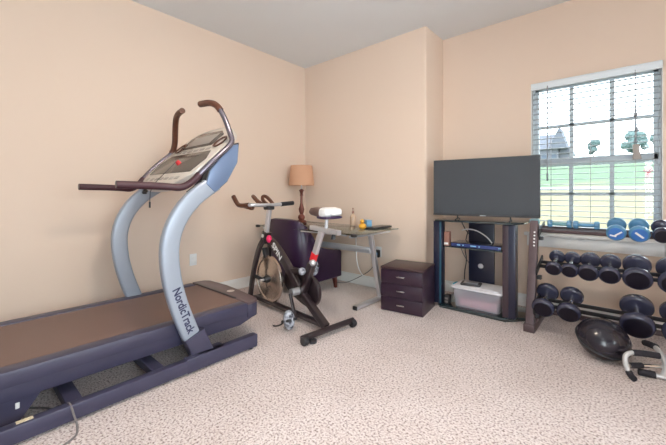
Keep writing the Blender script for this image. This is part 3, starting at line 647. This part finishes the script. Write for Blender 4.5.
for a in range(3): tube(bm, [(0.21, -0.27, DZ+0.69), (0.21+0.130*math.cos(a*2.09), -0.27+0.130*math.sin(a*2.09), DZ+0.70)], 0.002, 6)
tube(bm, [(0.21, -0.27, DZ+0.51), (0.21, -0.27, DZ+0.70)], 0.003, 6); obj('shade_spider', bm, M_steel, lp)
bt = thing('bottle', 'clear amber bottle with a pump neck standing on the glass desk', 'bottle', (0.94, -0.17, DZ))
bm = NB(); lathe(bm, [(0, 0.0005), (0.032, 0.0005), (0.034, 0.006), (0.034, 0.09), (0.026, 0.115), (0.012, 0.128), (0.011, 0.14), (0, 0.14)], (0.94, -0.17, DZ), n=24); obj('bottle_body', bm, M_bot, bt)
bm = NB(); lathe(bm, [(0, 0.14), (0.013, 0.14), (0.013, 0.158), (0.005, 0.162), (0.005, 0.185), (0.009, 0.187), (0.007, 0.198), (0, 0.198)], (0.94, -0.17, DZ), n=18); obj('bottle_cap', bm, M_tan, bt)
yb = thing('figurine', 'small golden yellow figurine on the edge of the glass desk', 'figurine', (1.27, -0.44, DZ))
bm = NB()
for (dx, dy, dz, r, k) in ((0, 0, 0.032, 0.036, 0.88), ): 
    t0 = bmesh.new(); bmesh.ops.create_uvsphere(t0, u_segments=20, v_segments=12, radius=r); bmesh.ops.scale(t0, vec=(1.1, 1, k), verts=t0.verts); bmesh.ops.translate(t0, vec=(1.27+dx, -0.44+dy, DZ+dz), verts=t0.verts); merge(bm, t0)
obj('figurine_body', bm, M_yel, yb)
bm = NB(); t0 = bmesh.new(); bmesh.ops.create_uvsphere(t0, u_segments=18, v_segments=12, radius=0.022); bmesh.ops.translate(t0, vec=(1.265, -0.44, DZ+0.080), verts=t0.verts); merge(bm, t0); obj('figurine_head', bm, M_yel, yb)
bx_ = thing('tape_dispenser', 'small light blue tub at the wall end of the glass desk', 'tub', (1.13, -0.15, DZ))
bm = NB(); prism(bm, [(-0.055, 0.0005), (0.055, 0.0005), (0.058, 0.04), (0.04, 0.062), (-0.045, 0.062), (-0.058, 0.03)], 'x', -0.03, 0.03, 0.006); xform(bm, Matrix.Translation((1.13, -0.15, DZ)) @ Matrix.Rotation(0.9, 4, 'Z')); obj('tub_body', bm, M_sky, bx_)
bm = NB(); bx(bm, -0.032, 0.032, -0.055, 0.055, 0.0625, 0.070, 0.003); xform(bm, Matrix.Translation((1.13, -0.15, DZ)) @ Matrix.Rotation(0.9, 4, 'Z')); obj('tub_lid', bm, M_sky, bx_)
bx_.name = 'plastic_tub'
rc = thing('keyboard', 'low dark keyboard lying along the right edge of the glass desk', 'keyboard', (1.30, -0.27, DZ))
bm = NB(); box(bm, (0, 0, 0.011), (0.13, 0.34, 0.02), None, 0.004); xform(bm, Matrix.Translation((1.33, -0.25, DZ)) @ Matrix.Rotation(0.05, 4, 'Z')); obj('keyboard_body', bm, M_black, rc)
bm = NB()
for i in range(4):
    for j in range(12): box(bm, (-0.042+0.027*i, -0.145+0.0265*j, 0.0225), (0.021, 0.021, 0.004), None, 0.001, 1)
xform(bm, Matrix.Translation((1.33, -0.25, DZ)) @ Matrix.Rotation(0.05, 4, 'Z')); obj('keys', bm, M_blackgl, rc)

# ------------------------------------------------------------ drawer cabinet
CA = math.radians(8.5)
cb = thing('drawer_cabinet', 'low espresso three-drawer cabinet standing beside the glass desk', 'cabinet', (1.565, -0.565, 0), CA)
CW, CD, CH = 0.385, 0.365, 0.400
def C_(name, bm, m, parent=None): return obj(name, bm, m, parent or cb, local=True)
bm = NB(); bx(bm, 0, CW, 0.018, CD, 0.0, CH-0.018, 0.002); C_('carcass', bm, M_cab)
bm = NB(); bx(bm, -0.002, CW+0.002, -0.002, CD, CH-0.0175, CH, 0.002); C_('top_panel', bm, M_cabtop)
dh = (CH-0.018-0.012)/3
for i in range(3):
    z0 = 0.008+i*(dh+0.001); bm = NB(); bx(bm, 0.002, CW-0.002, 0.0, 0.0175, z0, z0+dh-0.004, 0.0015); dr = C_('drawer', bm, M_cab)
    bm = NB(); zc = z0+dh*0.52; bx(bm, CW/2-0.035, CW/2+0.035, -0.018, -0.013, zc-0.006, zc+0.006, 0.002)
    for q in (-0.028, 0.028): bx(bm, CW/2+q-0.003, CW/2+q+0.003, -0.014, 0.0, zc-0.003, zc+0.003)
    C_('handle', bm, M_chrome, dr)

# ------------------------------------------------------------ television stand
ts = thing('tv_stand', 'black glass television stand with wide posts under the flat television', 'tv stand', (2.22, 0.02, 0))
base = [(1.90, -0.10), (1.94, -0.15), (2.50, -0.15), (2.62, -0.02), (2.62, 0.26), (1.90, 0.26)]
bm = NB(); prism(bm, base, 'z', 0.0, 0.030, 0.004); obj('base_board', bm, M_tvg, ts)
topp = [(1.84, -0.02), (1.90, -0.16), (2.54, -0.16), (2.61, -0.02), (2.61, 0.28), (1.84, 0.28)]
bm = NB(); prism(bm, topp, 'z', 0.800, 0.812, 0.002); obj('glass_top', bm, M_tvg, ts)
for x0, x1 in ((1.870, 1.950), (2.475, 2.572)):
    bm = NB(); bx(bm, x0, x1, -0.13, -0.045, 0.0305, 0.7995, 0.006); ps = obj('side_post', bm, M_tvb, ts)
    bm = NB(); bx(bm, (x0 if x0 > 2.2 else x1-0.02), (x0+0.045 if x0 > 2.2 else x1), -0.134, -0.1305, 0.035, 0.795, 0.001); obj('post_trim', bm, M_ptrim if x0 > 2.2 else M_pteal, ps)
bm = NB(); bx(bm, 2.085, 2.318, 0.20, 0.225, 0.0305, 0.7995, 0.003); pn = obj('back_panel', bm, M_tvb, ts)
bm = NB(); lathe(bm, [(0, 0), (0.024, 0), (0.026, 0.005), (0.020, 0.012), (0, 0.013)], (2.20, 0.199, 0.363), RX(PI/2), 24); obj('cable_knob', bm, M_steel, pn)
bm = NB(); bx(bm, 1.936, 2.474, -0.10, 0.199, 0.560, 0.569, 0.002); obj('shelf', bm, M_tvg, ts)
# cable box on the shelf, little box, white cable
cx = thing('cable_box', 'flat blue-fronted cable box on the middle shelf of the television stand', 'cable box', (2.22, 0.0, 0.5695))
bm = NB(); bx(bm, 2.02, 2.455, -0.085, 0.13, 0.5696, 0.607, 0.004); cbx = obj('box_body', bm, M_blackgl, cx)
bm = NB(); bx(bm, 2.025, 2.45, -0.0895, -0.0852, 0.573, 0.604, 0.001); obj('front_panel', bm, M_bluebox, cbx)
for xx, w in ((2.08, 0.03), (2.13, 0.012), (2.20, 0.05), (2.27, 0.012), (2.43, 0.02)):
    bm = NB(); bx(bm, xx, xx+w, -0.0912, -0.0896, 0.583, 0.594, 0.0005); obj('indicator', bm, M_sky, cbx)
sb = thing('small_box', 'small upright reddish tan box at the left end of the middle shelf', 'box', (1.975, -0.05, 0.5695))
bm = NB(); bx(bm, 1.955, 2.0, -0.085, -0.02, 0.5696, 0.70, 0.004); obj('box_body', bm, M_tan, sb)
bm = NB(); bx(bm, 1.958, 1.997, -0.0862, -0.0852, 0.58, 0.60); obj('box_label', bm, M_white, sb)
bm = NB(); tube(bm, [(2.04, 0.15, 0.700), (2.10, 0.12, 0.720), (2.20, 0.08, 0.715), (2.30, 0.05, 0.665), (2.345, 0.04, 0.614)], 0.006, 8, 3)
tag(center(obj('cable', bm, M_white)), 'thick white cable arching onto the cable box', 'cable')
def cable(pts, r, m, label):
    bm = NB(); tube(bm, pts, r, 8, 3); tag(center(obj('cable', bm, m)), label, 'cable')
cable([(2.10, 0.30, 0.79), (2.03, 0.31, 0.66), (2.01, 0.30, 0.50), (2.03, 0.31, 0.38), (2.00, 0.31, 0.25), (2.02, 0.30, 0.004)], 0.005, M_bcable, 'dark cable hanging straight behind the left post of the television stand')
cable([(1.97, 0.33, 0.76), (2.02, 0.34, 0.66), (2.10, 0.34, 0.60), (2.07, 0.34, 0.50), (2.06, 0.34, 0.40), (2.10, 0.34, 0.30), (2.12, 0.33, 0.006)], 0.005, M_bcable, 'dark cable looping across the gap behind the television stand')
cable([(1.93, 0.37, 0.55), (1.97, 0.37, 0.42), (2.06, 0.38, 0.30), (2.14, 0.38, 0.20), (2.18, 0.37, 0.004)], 0.004, M_cable, 'thin grey cable slanting down behind the storage bin')
# storage bin
bn = thing('storage_bin', 'clear plastic storage bin with white lid on the base of the television stand', 'bin', (2.26, 0.0, 0.0305))
def taper_box(bm, x0, x1, y0, y1, z0, z1, ins, r=0.02):
    a = [(p[0]*1, p[1]) for p in rrect(x1-x0-2*ins, y1-y0-2*ins, r)]; b = rrect(x1-x0, y1-y0, r); cx, cy = (x0+x1)/2, (y0+y1)/2
    skin(bm, [[(cx+u, cy+v, z0) for u, v in a], [(cx+u, cy+v, z1) for u, v in b]])
bm = NB(); taper_box(bm, 2.045, 2.455, -0.11, 0.16, 0.0315, 0.195, 0.018); obj('bin_body', bm, M_bin, bn)
bm = NB(); taper_box(bm, 2.085, 2.41, -0.085, 0.13, 0.040, 0.105, 0.005); obj('folded_cloth', bm, M_pinkc, bn)
bm = NB(); box(bm, (2.25, 0.025, 0.2055), (0.435, 0.295, 0.020), None, 0.008); box(bm, (2.25, 0.025, 0.2175), (0.37, 0.235, 0.008), None, 0.003); obj('bin_lid', bm, M_lid, bn)
for x in (2.032, 2.468):
    bm = NB(); box(bm, (x, 0.0, 0.195), (0.018, 0.09, 0.05), None, 0.005); obj('latch', bm, M_teal, bn)
rt = thing('game_controller_dock', 'flat grey router lying on the lid of the storage bin', 'router', (2.17, -0.01, 0.222))
rt.name = 'wifi_router'
bm = NB(); box(bm, (2.18, -0.01, 0.2325), (0.17, 0.12, 0.02), RZ(0.15), 0.008); r1 = obj('router_body', bm, M_bcable, rt)
bm = NB(); box(bm, (2.18, -0.01, 0.2435), (0.12, 0.075, 0.002), RZ(0.15), 0.0008); obj('router_panel', bm, M_steel, r1)
ps = thing('power_strip', 'black power strip standing upright at the left end of the stand base', 'power strip', (1.995, -0.05, 0.0305))
bm = NB(); bx(bm, 1.965, 2.015, -0.115, -0.05, 0.031, 0.115, 0.008); p1_ = obj('strip_body', bm, M_black, ps)
for zz in (0.055, 0.085):
    bm = NB(); bx(bm, 1.975, 2.005, -0.117, -0.1152, zz-0.009, zz+0.009, 0.001); obj('socket', bm, M_cable, p1_)

# ------------------------------------------------------------ television
tv = thing('television', 'wide black flat television on the glass stand left of the window', 'television', (2.275, 0.0, 0.812), 0.0)
A = Vector((1.845, -0.07, 0)); Bv = Vector((2.715, 0.055, 0)); u = (Bv-A).normalized(); TW = (Bv-A).length
TM = basis(u, (0, 0, 1), (A.x, A.y, 0.852))      # x along, y up, z toward viewer side (-y)
bm = NB(); bx(bm, 0, TW, 0, 0.524, -0.030, -0.002, 0.005); bx(bm, 0.15, TW-0.15, 0.05, 0.36, -0.06, -0.028, 0.02); xform(bm, TM); cs_ = obj('tv_housing', bm, M_black, tv)
bm = NB(); bx(bm, 0.008, TW-0.008, 0.018, 0.517, -0.002, 0.0008); xform(bm, TM); obj('screen', bm, M_scr, tv)
bm = NB(); bx(bm, 0.0, TW, 0.0, 0.014, -0.004, 0.003, 0.001); xform(bm, TM); obj('lower_bezel', bm, M_bcable, tv)
bm = NB(); bx(bm, TW/2-0.025, TW/2+0.025, 0.004, 0.010, 0.003, 0.0038); xform(bm, TM); obj('tv_badge', bm, M_steel, tv)
for xx in (0.22, TW-0.22):
    bm = NB(); q = TM @ Vector((xx, 0, -0.016)); n = TM.to_3x3() @ Vector((0, 0, 1))
    tube(bm, [q+Vector((0, 0, 0.01)), q+Vector((0, 0, -0.026)), q+n*0.09+Vector((0, 0, -0.0335))], 0.006, 8, 1)
    tube(bm, [q+Vector((0, 0, -0.020)), q-n*0.09+Vector((0, 0, -0.0335))], 0.006, 8); obj('tv_foot', bm, M_black, tv)

# ------------------------------------------------------------ dumbbell rack
rk = thing('dumbbell_rack', 'three-tier taupe steel dumbbell rack under the window', 'weight rack', (3.3, -0.02, 0))
RX0, RX1 = 2.69, 4.05
for x in (RX0, RX1):
    bm = NB(); sweep(bm, [Vector((x, -0.205, 0.03)), Vector((x, -0.03, 0.842))], rrect(0.058, 0.062, 0.004), (1, 0, 0)); ur = obj('upright', bm, M_rack, rk)
    bm = NB(); bx(bm, x-0.038, x+0.038, -0.255, 0.30, 0.0, 0.060, 0.005); obj('foot', bm, M_rack, rk)
    bm = NB(); bx(bm, x-0.032, x+0.032, -0.062, 0.002, 0.815, 0.848, 0.003); obj('upright_cap', bm, M_teald, rk)
    for i in range(5):
        z = 0.645+0.026*i; f = (z-0.03)/(0.812); y = -0.205+0.175*f-0.0332
        bm = NB(); lathe(bm, [(0, 0), (0.007, 0), (0.007, 0.002), (0, 0.002)], (x+0.008, y, z), RX(PI/2), 12); obj('height_mark', bm, M_white, ur)
TIERS = {'bottom': (-0.150, 0.247, math.radians(22)), 'middle': (-0.050, 0.521, math.radians(18)), 'top': (0.040, 0.800, math.radians(14))}
for nm, (yc_, zc_, a_) in TIERS.items():
    u_ = Vector((math.cos(a_), math.sin(a_))); n_ = Vector((-math.sin(a_), math.cos(a_)))
    if nm == 'top':
        bm = NB(); box(bm, ((RX0+RX1)/2, yc_-n_.x*0.030, zc_-n_.y*0.030), (RX1-RX0-0.062, 0.075, 0.006), RX(a_)); obj('tray', bm, M_rack, rk)
        for q in (-0.040, 0.040):
            c_ = Vector((yc_, zc_))+u_*q-n_*0.034
            bm = NB(); box(bm, ((RX0+RX1)/2, c_.x, c_.y), (RX1-RX0-0.062, 0.012, 0.026), RX(a_), 0.003); obj('tier_rail', bm, M_rack, rk)
    else:
        for q in (-0.036, 0.036):
            c_ = Vector((yc_, zc_))+u_*q-n_*0.027
            bm = NB(); box(bm, ((RX0+RX1)/2, c_.x, c_.y), (RX1-RX0-0.062, 0.020, 0.022), RX(a_), 0.003); obj('tier_rail', bm, M_black, rk)
    for x in (RX0+0.036, RX1-0.036):
        c_ = Vector((yc_, zc_))-n_*0.03
        bm = NB(); bar(bm, (x, c_.x-u_.x*0.14, c_.y-u_.y*0.14), (x, c_.x+u_.x*0.12, c_.y+u_.y*0.12), 0.01, 0.045, (0, 0, 1), 0.002); obj('tier_bracket', bm, M_black, rk)
for x in (RX0+0.045, RX1-0.045):
    for y, z in ((-0.045, 0.700), (-0.11, 0.400), (-0.19, 0.12)):
        bm = NB(); bx(bm, x-0.014, x+0.014, y-0.02, y+0.03, z-0.014, z+0.014, 0.003); obj('locking_tab', bm, M_black, rk)
bm = NB(); bx(bm, RX0+0.031, RX1-0.031, 0.245, 0.275, 0.02, 0.055, 0.003); obj('floor_beam', bm, M_rack, rk)

# ------------------------------------------------------------ dumbbells (local: origin at handle centre, axis along local Y)
def dumbbell(name, label, hr, hl, gap, m_face, m_rim, n=28, text=None, sides=None):
    t = thing(name, label, 'dumbbell', (0, 0, 0)); n = sides or n
    bm = NB(); L2 = gap/2
    lathe(bm, [(0, -L2-0.01), (0.0155, -L2-0.01), (0.0155, -L2*0.6), (0.017, 0), (0.0155, L2*0.6), (0.0155, L2+0.01), (0, L2+0.01)], (0, 0, 0), RX(PI/2), 16); obj('handle', bm, M_chrome if m_face is M_rubber else m_face, t, local=True)
    for s in (1, -1):
        bm = NB(); a = s*L2; b = s*(L2+hl)
        lathe(bm, [(0, -a), (hr*0.72, -a), (hr*0.90, -(a+s*0.006)), (hr, -(a+s*hl*0.30)), (hr, -(a+s*hl*0.68)), (hr*0.90, -(b-s*0.005)), (hr*0.80, -b), (0, -b)], (0, 0, 0), RX(PI/2), n); h = obj('head', bm, m_rim, t, local=True)
        bm = NB(); lathe(bm, [(0, 0), (hr*0.80, 0), (hr*0.76, -0.0025), (hr*0.30, -0.004), (0, -0.004)], (0, -0.0, 0), RX(PI/2*1), n)
        xform(bm, Matrix.Translation((0, s*(L2+hl)-s*0.001, 0)) @ (Matrix.Identity(4) if s > 0 else Matrix.Rotation(PI, 4, 'Z')))
        obj('end_cap', bm, m_face, h, local=True)
        if text and s == -1:
            M = basis((1, 0, -0.25), (0.25, 0, 1), (0, -(L2+hl)-0.004, 0)) if text == 'v' else basis((0.8, 0, -0.7), (0.7, 0, 0.8), (0, -(L2+hl)-0.004, 0))
            bm = NB()
            if text == 'v': bx(bm, -0.030, 0.006, -0.022, -0.012, -0.001, 0.002); box(bm, (0.012, 0.006, 0), (0.048, 0.010, 0.002), RZ(0.9))
            else: box(bm, (0.0, 0, 0), (0.056, 0.012, 0.002), None)
            xform(bm, M); obj('raised_mark', bm, M_white, h, local=True)
    return t
def place(o, x, yc, zc, tilt):
    o.location = (x, yc, zc); o.rotation_euler = (tilt, 0, 0); bpy.context.view_layer.update(); return o
# rails carry the heads; head centre sits hr above the rail top
G = 'rubber dumbbells on the middle tier'
def seat(o, nm, x, hr, dy=0.0):
    y, z, a = TIERS[nm]
    return place(o, x, y, z, a)
protos = {}
def mid(x, hr, hl, label, nm, grp):
    k = (round(hr, 3), round(hl, 3))
    if k not in protos:
        protos[k] = dumbbell('dumbbell', label, hr, hl, 0.2-hl, M_rubber, M_rim); protos[k]['group'] = grp; o = protos[k]
    else: o = copy_thing(protos[k], (0, 0, 0), 0, label, grp)
    o['label'] = label; return seat(o, nm, x, hr)
mid(2.832, 0.054, 0.044, 'small black round dumbbell leftmost on the middle tier of the rack', 'middle', G)
mid(2.933, 0.054, 0.044, 'small black round dumbbell second from the left on the middle tier', 'middle', G)
mid(3.042, 0.062, 0.048, 'black dumbbell third from the left on the middle tier', 'middle', G)
mid(3.160, 0.062, 0.048, 'black dumbbell fourth from the left on the middle tier', 'middle', G)
mid(3.303, 0.078, 0.054, 'large black dumbbell fifth on the middle tier, straight above the glossy ball', 'middle', G)
mid(3.475, 0.078, 0.054, 'large black dumbbell cut by the right picture edge on the middle tier', 'middle', G)
G2 = 'rubber dumbbells on the bottom tier'
mid(2.782, 0.074, 0.056, 'large black dumbbell next to the rack upright on the bottom tier', 'bottom', G2)
mid(2.938, 0.074, 0.056, 'large black dumbbell second from the upright on the bottom tier, left of the ball', 'bottom', G2)
mid(3.300, 0.090, 0.060, 'biggest black dumbbell right behind the glossy ball on the bottom tier', 'bottom', G2)
mid(3.500, 0.090, 0.060, 'biggest black dumbbell at the right picture edge on the bottom tier', 'bottom', G2)
G3 = 'dumbbells on the top tier'
d1 = dumbbell('dumbbell', 'blue round dumbbell with an angled white mark on the top tier', 0.056, 0.055, 0.12, M_blue, M_lblue, text='v'); d1['group'] = G3; seat(d1, 'top', 3.193, 0.056)
d2 = dumbbell('dumbbell', 'blue round dumbbell with a slanting white bar mark on the top tier', 0.056, 0.055, 0.12, M_blue, M_lblue, text='b'); d2['group'] = G3; seat(d2, 'top', 3.315, 0.056)
d3 = dumbbell('dumbbell', 'dark round dumbbell just right of the blue pair on the top tier', 0.052, 0.055, 0.12, M_rubber, M_rim); d3['group'] = G3; seat(d3, 'top', 3.43, 0.052)
d4 = copy_thing(d3, (0, 0, 0), 0, 'dark round dumbbell at the right picture edge on the top tier', G3); seat(d4, 'top', 3.542, 0.052)
for x, m, lab in ((2.848, M_teald, 'slim teal-grey dumbbell lying sideways at the left end of the top tier'), (3.018, M_lblue, 'slim steel-blue dumbbell lying sideways beside the round blue pair on the top tier')):
    t = thing('dumbbell', lab, 'dumbbell', (x, 0.035, 0.80), 0, G3); ax = RY(PI/2); zc = 0.8145; yc = 0.045
    t.location = (x, yc, zc-0.031); WM[t] = Matrix.Translation(t.location)
    bm = NB(); lathe(bm, [(0, -0.08), (0.013, -0.08), (0.015, 0), (0.013, 0.08), (0, 0.08)], (x, yc, zc), ax, 14); obj('handle', bm, m, t)
    for s in (1, -1):
        bm = NB(); lathe(bm, [(0, s*0.048), (0.026, s*0.048), (0.031, s*0.054), (0.031, s*0.074), (0.026, s*0.080), (0, s*0.080)], (x, yc, zc), ax, 8); obj('head', bm, M_lblue, t)

# ------------------------------------------------------------ ball and push-up handles
bl = thing('exercise_ball', 'glossy black oval ball lying on the carpet in front of the rack', 'ball', (3.13, -0.385, 0))
BM = Matrix.Translation((3.135, -0.385, 0.128)) @ Matrix.Rotation(0.30, 4, 'Y') @ Matrix.Rotation(0.35, 4, 'X')
bm = NB(); t0 = bmesh.new(); bmesh.ops.create_uvsphere(t0, u_segments=40, v_segments=24, radius=1); bmesh.ops.scale(t0, vec=(0.142, 0.138, 0.116), verts=t0.verts); xform(t0, BM); merge(bm, t0)
lo = min(v.co.z for v in bm.verts); xform(bm, Matrix.Translation((0, 0, 0.001-lo))); BM = Matrix.Translation((0, 0, 0.001-lo)) @ BM; b_ = obj('ball_shell', bm, M_ball, bl)
bm = NB(); P = [BM @ Vector((0.1425*math.cos(2*PI*i/48), 0.1385*math.sin(2*PI*i/48), -0.012)) for i in range(48)]; sweep(bm, P, circ(0.006, 8), None, True); obj('rim_seam', bm, M_black, b_)
bm = NB(); P = [BM @ (Vector((0.142*math.sin(a)*math.cos(w), 0.138*math.sin(a)*math.sin(w), 0.116*math.cos(a)))*1.01) for a, w in ((0.95, 2.0), (0.85, 1.7), (0.82, 1.4), (0.85, 1.15), (0.95, 0.9))]; sweep(bm, smooth_path(P, 2), rrect(0.006, 0.016, 0.002), None); obj('carry_strap', bm, M_foam, b_)

pu = thing('push_up_stand', 'pair of white-tubed push-up handles with black foam grips beside the glossy ball', 'push-up stand', (3.34, -0.42, 0))
def seg(name, pts, r, m, sm=3, parent=None): bm = NB(); tube(bm, pts, r, 12, sm); return obj(name, bm, m, parent or pu)
f1 = seg('curved_tube', [(3.268, -0.60, 0.016), (3.245, -0.575, 0.06), (3.240, -0.555, 0.105), (3.262, -0.53, 0.125), (3.31, -0.50, 0.125)], 0.013, M_wtube)
seg('rubber_tip', [(3.280, -0.625, 0.017), (3.268, -0.60, 0.017), (3.257, -0.585, 0.035)], 0.0165, M_foam, 1, f1)
seg('foam_grip', [(3.275, -0.52, 0.125), (3.33, -0.49, 0.125), (3.39, -0.46, 0.120)], 0.0175, M_foam, 1)
f2 = seg('curved_tube', [(3.345, -0.22, 0.10), (3.385, -0.30, 0.115), (3.415, -0.40, 0.09), (3.42, -0.46, 0.05), (3.40, -0.50, 0.018)], 0.014, M_wtube)
seg('foam_grip', [(3.338, -0.205, 0.095), (3.352, -0.24, 0.105), (3.385, -0.30, 0.114)], 0.019, M_foam, 1, f2)
seg('base_tube', [(3.42, -0.39, 0.10), (3.52, -0.36, 0.10), (3.60, -0.34, 0.10)], 0.011, M_wtube, 1)
seg('base_tube', [(3.262, -0.56, 0.060), (3.32, -0.50, 0.056), (3.415, -0.43, 0.052)], 0.011, M_chrome, 1)
seg('base_tube', [(3.264, -0.558, 0.060), (3.315, -0.505, 0.057)], 0.016, M_foam, 0)
f3 = seg('base_tube', [(3.36, -0.50, 0.018), (3.42, -0.495, 0.018), (3.60, -0.47, 0.018)], 0.012, M_wtube, 1)
seg('foam_grip', [(3.300, -0.515, 0.020), (3.372, -0.50, 0.020)], 0.019, M_foam, 0, f3)

# ------------------------------------------------------------ outside
def grass_mat():
    m = bpy.data.materials.new('lawn'); m.use_nodes = True; nt = m.node_tree; b = nt.nodes['Principled BSDF']; b.inputs['Roughness'].default_value = 0.95
    tc = nt.nodes.new('ShaderNodeTexCoord'); n = nt.nodes.new('ShaderNodeTexNoise'); n.inputs['Scale'].default_value = 0.45; n.inputs['Detail'].default_value = 8
    r = nt.nodes.new('ShaderNodeValToRGB'); e = r.color_ramp.elements      # fresh grass up the hill, drier by the house
    e[0].position = 0.25; e[0].color = (0.19, 0.165, 0.085, 1); e[1].position = 0.75; e[1].color = (0.085, 0.145, 0.07, 1)
    sx = nt.nodes.new('ShaderNodeSeparateXYZ'); mr = nt.nodes.new('ShaderNodeMapRange'); mr.inputs[1].default_value = 16; mr.inputs[2].default_value = 30
    ad = nt.nodes.new('ShaderNodeMath'); ad.operation = 'ADD'; ml = nt.nodes.new('ShaderNodeMath'); ml.operation = 'MULTIPLY_ADD'; ml.inputs[1].default_value = 1.3; ml.inputs[2].default_value = -0.65
    nt.links.new(tc.outputs['Object'], sx.inputs[0]); nt.links.new(sx.outputs[1], mr.inputs[0]); nt.links.new(tc.outputs['Object'], n.inputs['Vector'])
    nt.links.new(n.outputs['Fac'], ml.inputs[0]); nt.links.new(ml.outputs[0], ad.inputs[0]); nt.links.new(mr.outputs[0], ad.inputs[1])
    nt.links.new(ad.outputs[0], r.inputs['Fac']); nt.links.new(r.outputs['Color'], b.inputs['Base Color']); return m
M_grass = grass_mat(); M_hyd = mat('faded_red_paint', (0.26, 0.06, 0.06), 0.6); M_path = mat('concrete_path', (0.30, 0.30, 0.30), 0.9)  # hydrant body in one muted red
M_leaf = mat('tree_leaves', (0.085, 0.13, 0.13), 0.8, noise=(3, (0.11, 0.16, 0.15))); M_bark = mat('bark', (0.12, 0.09, 0.07), 0.9)  # leaf colours lightened, distance haze put into them
M_hw = mat('house_siding', (0.15, 0.15, 0.17), 0.8); M_hr = mat('house_roof', (0.12, 0.125, 0.15), 0.8); M_hg = mat('house_window', (0.05, 0.07, 0.10), 0.2)  # siding and roof lightened: haze put into the colour
prof = [(0.58, -0.35), (4, -0.30), (10, 0.35), (20, 1.35), (21.6, 1.45), (42, 4.06), (90, 8.6), (130, 9.0)]
def gz(y):
    for (a, za), (b, zb) in zip(prof[:-1], prof[1:]):
        if y <= b: return za+(zb-za)*(y-a)/(b-a)
    return prof[-1][1]
bm = NB(); poly = prof + [(130, -1.0), (0.58, -1.0)]
prism(bm, poly, 'x', -60, 70); o = obj('lawn', bm, M_grass, sm=False); o['kind'] = 'structure'
bm = NB(); prism(bm, [(19.6, gz(19.6)+0.0), (21.3, gz(21.3)+0.0), (21.3, gz(21.3)+0.05), (19.6, gz(19.6)+0.05)], 'x', -50, 60); o = obj('sidewalk', bm, M_path, sm=False); o['kind'] = 'structure'
def tree(x, y, h, w, label, seed):
    rnd = random.Random(seed); z = gz(y); t = thing('tree', label, 'tree', (x, y, z), 0, 'trees beyond the lawn')
    bm = NB(); tube(bm, [(x, y, z-0.1), (x+0.1, y, z+h*0.6)], 0.18*h/6, 10, 0, lambda u: 1-0.5*u); obj('trunk', bm, M_bark, t)
    bm = NB()
    for i in range(16):
        a = rnd.uniform(0, 2*PI); rr = rnd.uniform(0, 0.5)*w; zz = z+h*rnd.uniform(0.35, 0.9); r = w*rnd.uniform(0.16, 0.28)
        t0 = bmesh.new(); bmesh.ops.create_icosphere(t0, subdivisions=3, radius=r)
        for v in t0.verts: v.co *= 1+rnd.uniform(-0.16, 0.16)
        bmesh.ops.translate(t0, vec=(x+rr*math.cos(a), y+rr*math.sin(a), zz), verts=t0.verts); merge(bm, t0)
    obj('crown', bm, M_leaf, t, sm=False)
tree(-1.9, 84, 4.4, 2.4, 'hazy tree left of the middle in the upper window panes', 1)
tree(4.3, 79, 5.3, 3.3, 'broad dark tree seen through the right-hand window panes', 2)
tree(8.4, 88, 5.0, 2.8, 'tree at the right edge of the window view', 3)
hs = thing('house', 'grey two-gabled house far across the lawn seen through the blinds', 'house', (-11.5, 86, gz(86)))
z = gz(82)-0.2
bm = NB(); bx(bm, -20, -7.6, 82, 92, z, z+3.2); bx(bm, -7.6, -5.8, 83, 90, z, z+2.2); obj('walls', bm, M_hw, hs, sm=False)
bm = NB(); prism(bm, [(81.4, z+3.1), (87, z+7.0), (92.6, z+3.1)], 'x', -20.3, -7.4); obj('roof', bm, M_hr, hs, sm=False)
bm = NB(); prism(bm, [(-9.3, z+3.0), (-7.3, z+7.6), (-5.9, z+3.0)], 'y', 80.8, 87); obj('gable', bm, M_hr, hs, sm=False)
bm = NB(); prism(bm, [(-7.6, z+2.1), (-6.6, z+4.2), (-5.2, z+2.1)], 'y', 82.5, 90.5); obj('gable', bm, M_hr, hs, sm=False)
for xx in (-12.6, -10.6, -8.9):
    bm = NB(); bx(bm, xx, xx+0.9, 81.95, 82.0, z+1.0, z+2.3); obj('window', bm, M_hg, hs, sm=False)
hy = thing('hydrant', 'red and white hydrant standing on the grass beyond the path', 'hydrant', (4.35, 27.0, gz(27.0)))
x, y, z = 4.35, 27.0, gz(27.0)
bm = NB(); lathe(bm, [(0, -0.05), (0.20, -0.05), (0.20, 0.06), (0.13, 0.08), (0.13, 0.55), (0.17, 0.57), (0.17, 0.62), (0, 0.62)], (x, y, z), n=20)
tube(bm, [(x-0.25, y, z+0.45), (x+0.25, y, z+0.45)], 0.07, 12); obj('hydrant_body', bm, M_hyd, hy)
bm = NB(); lathe(bm, [(0.15, 0.62), (0.13, 0.72), (0.05, 0.80), (0.05, 0.86), (0, 0.86)], (x, y, z), n=20); obj('hydrant_cap', bm, M_white, hy)
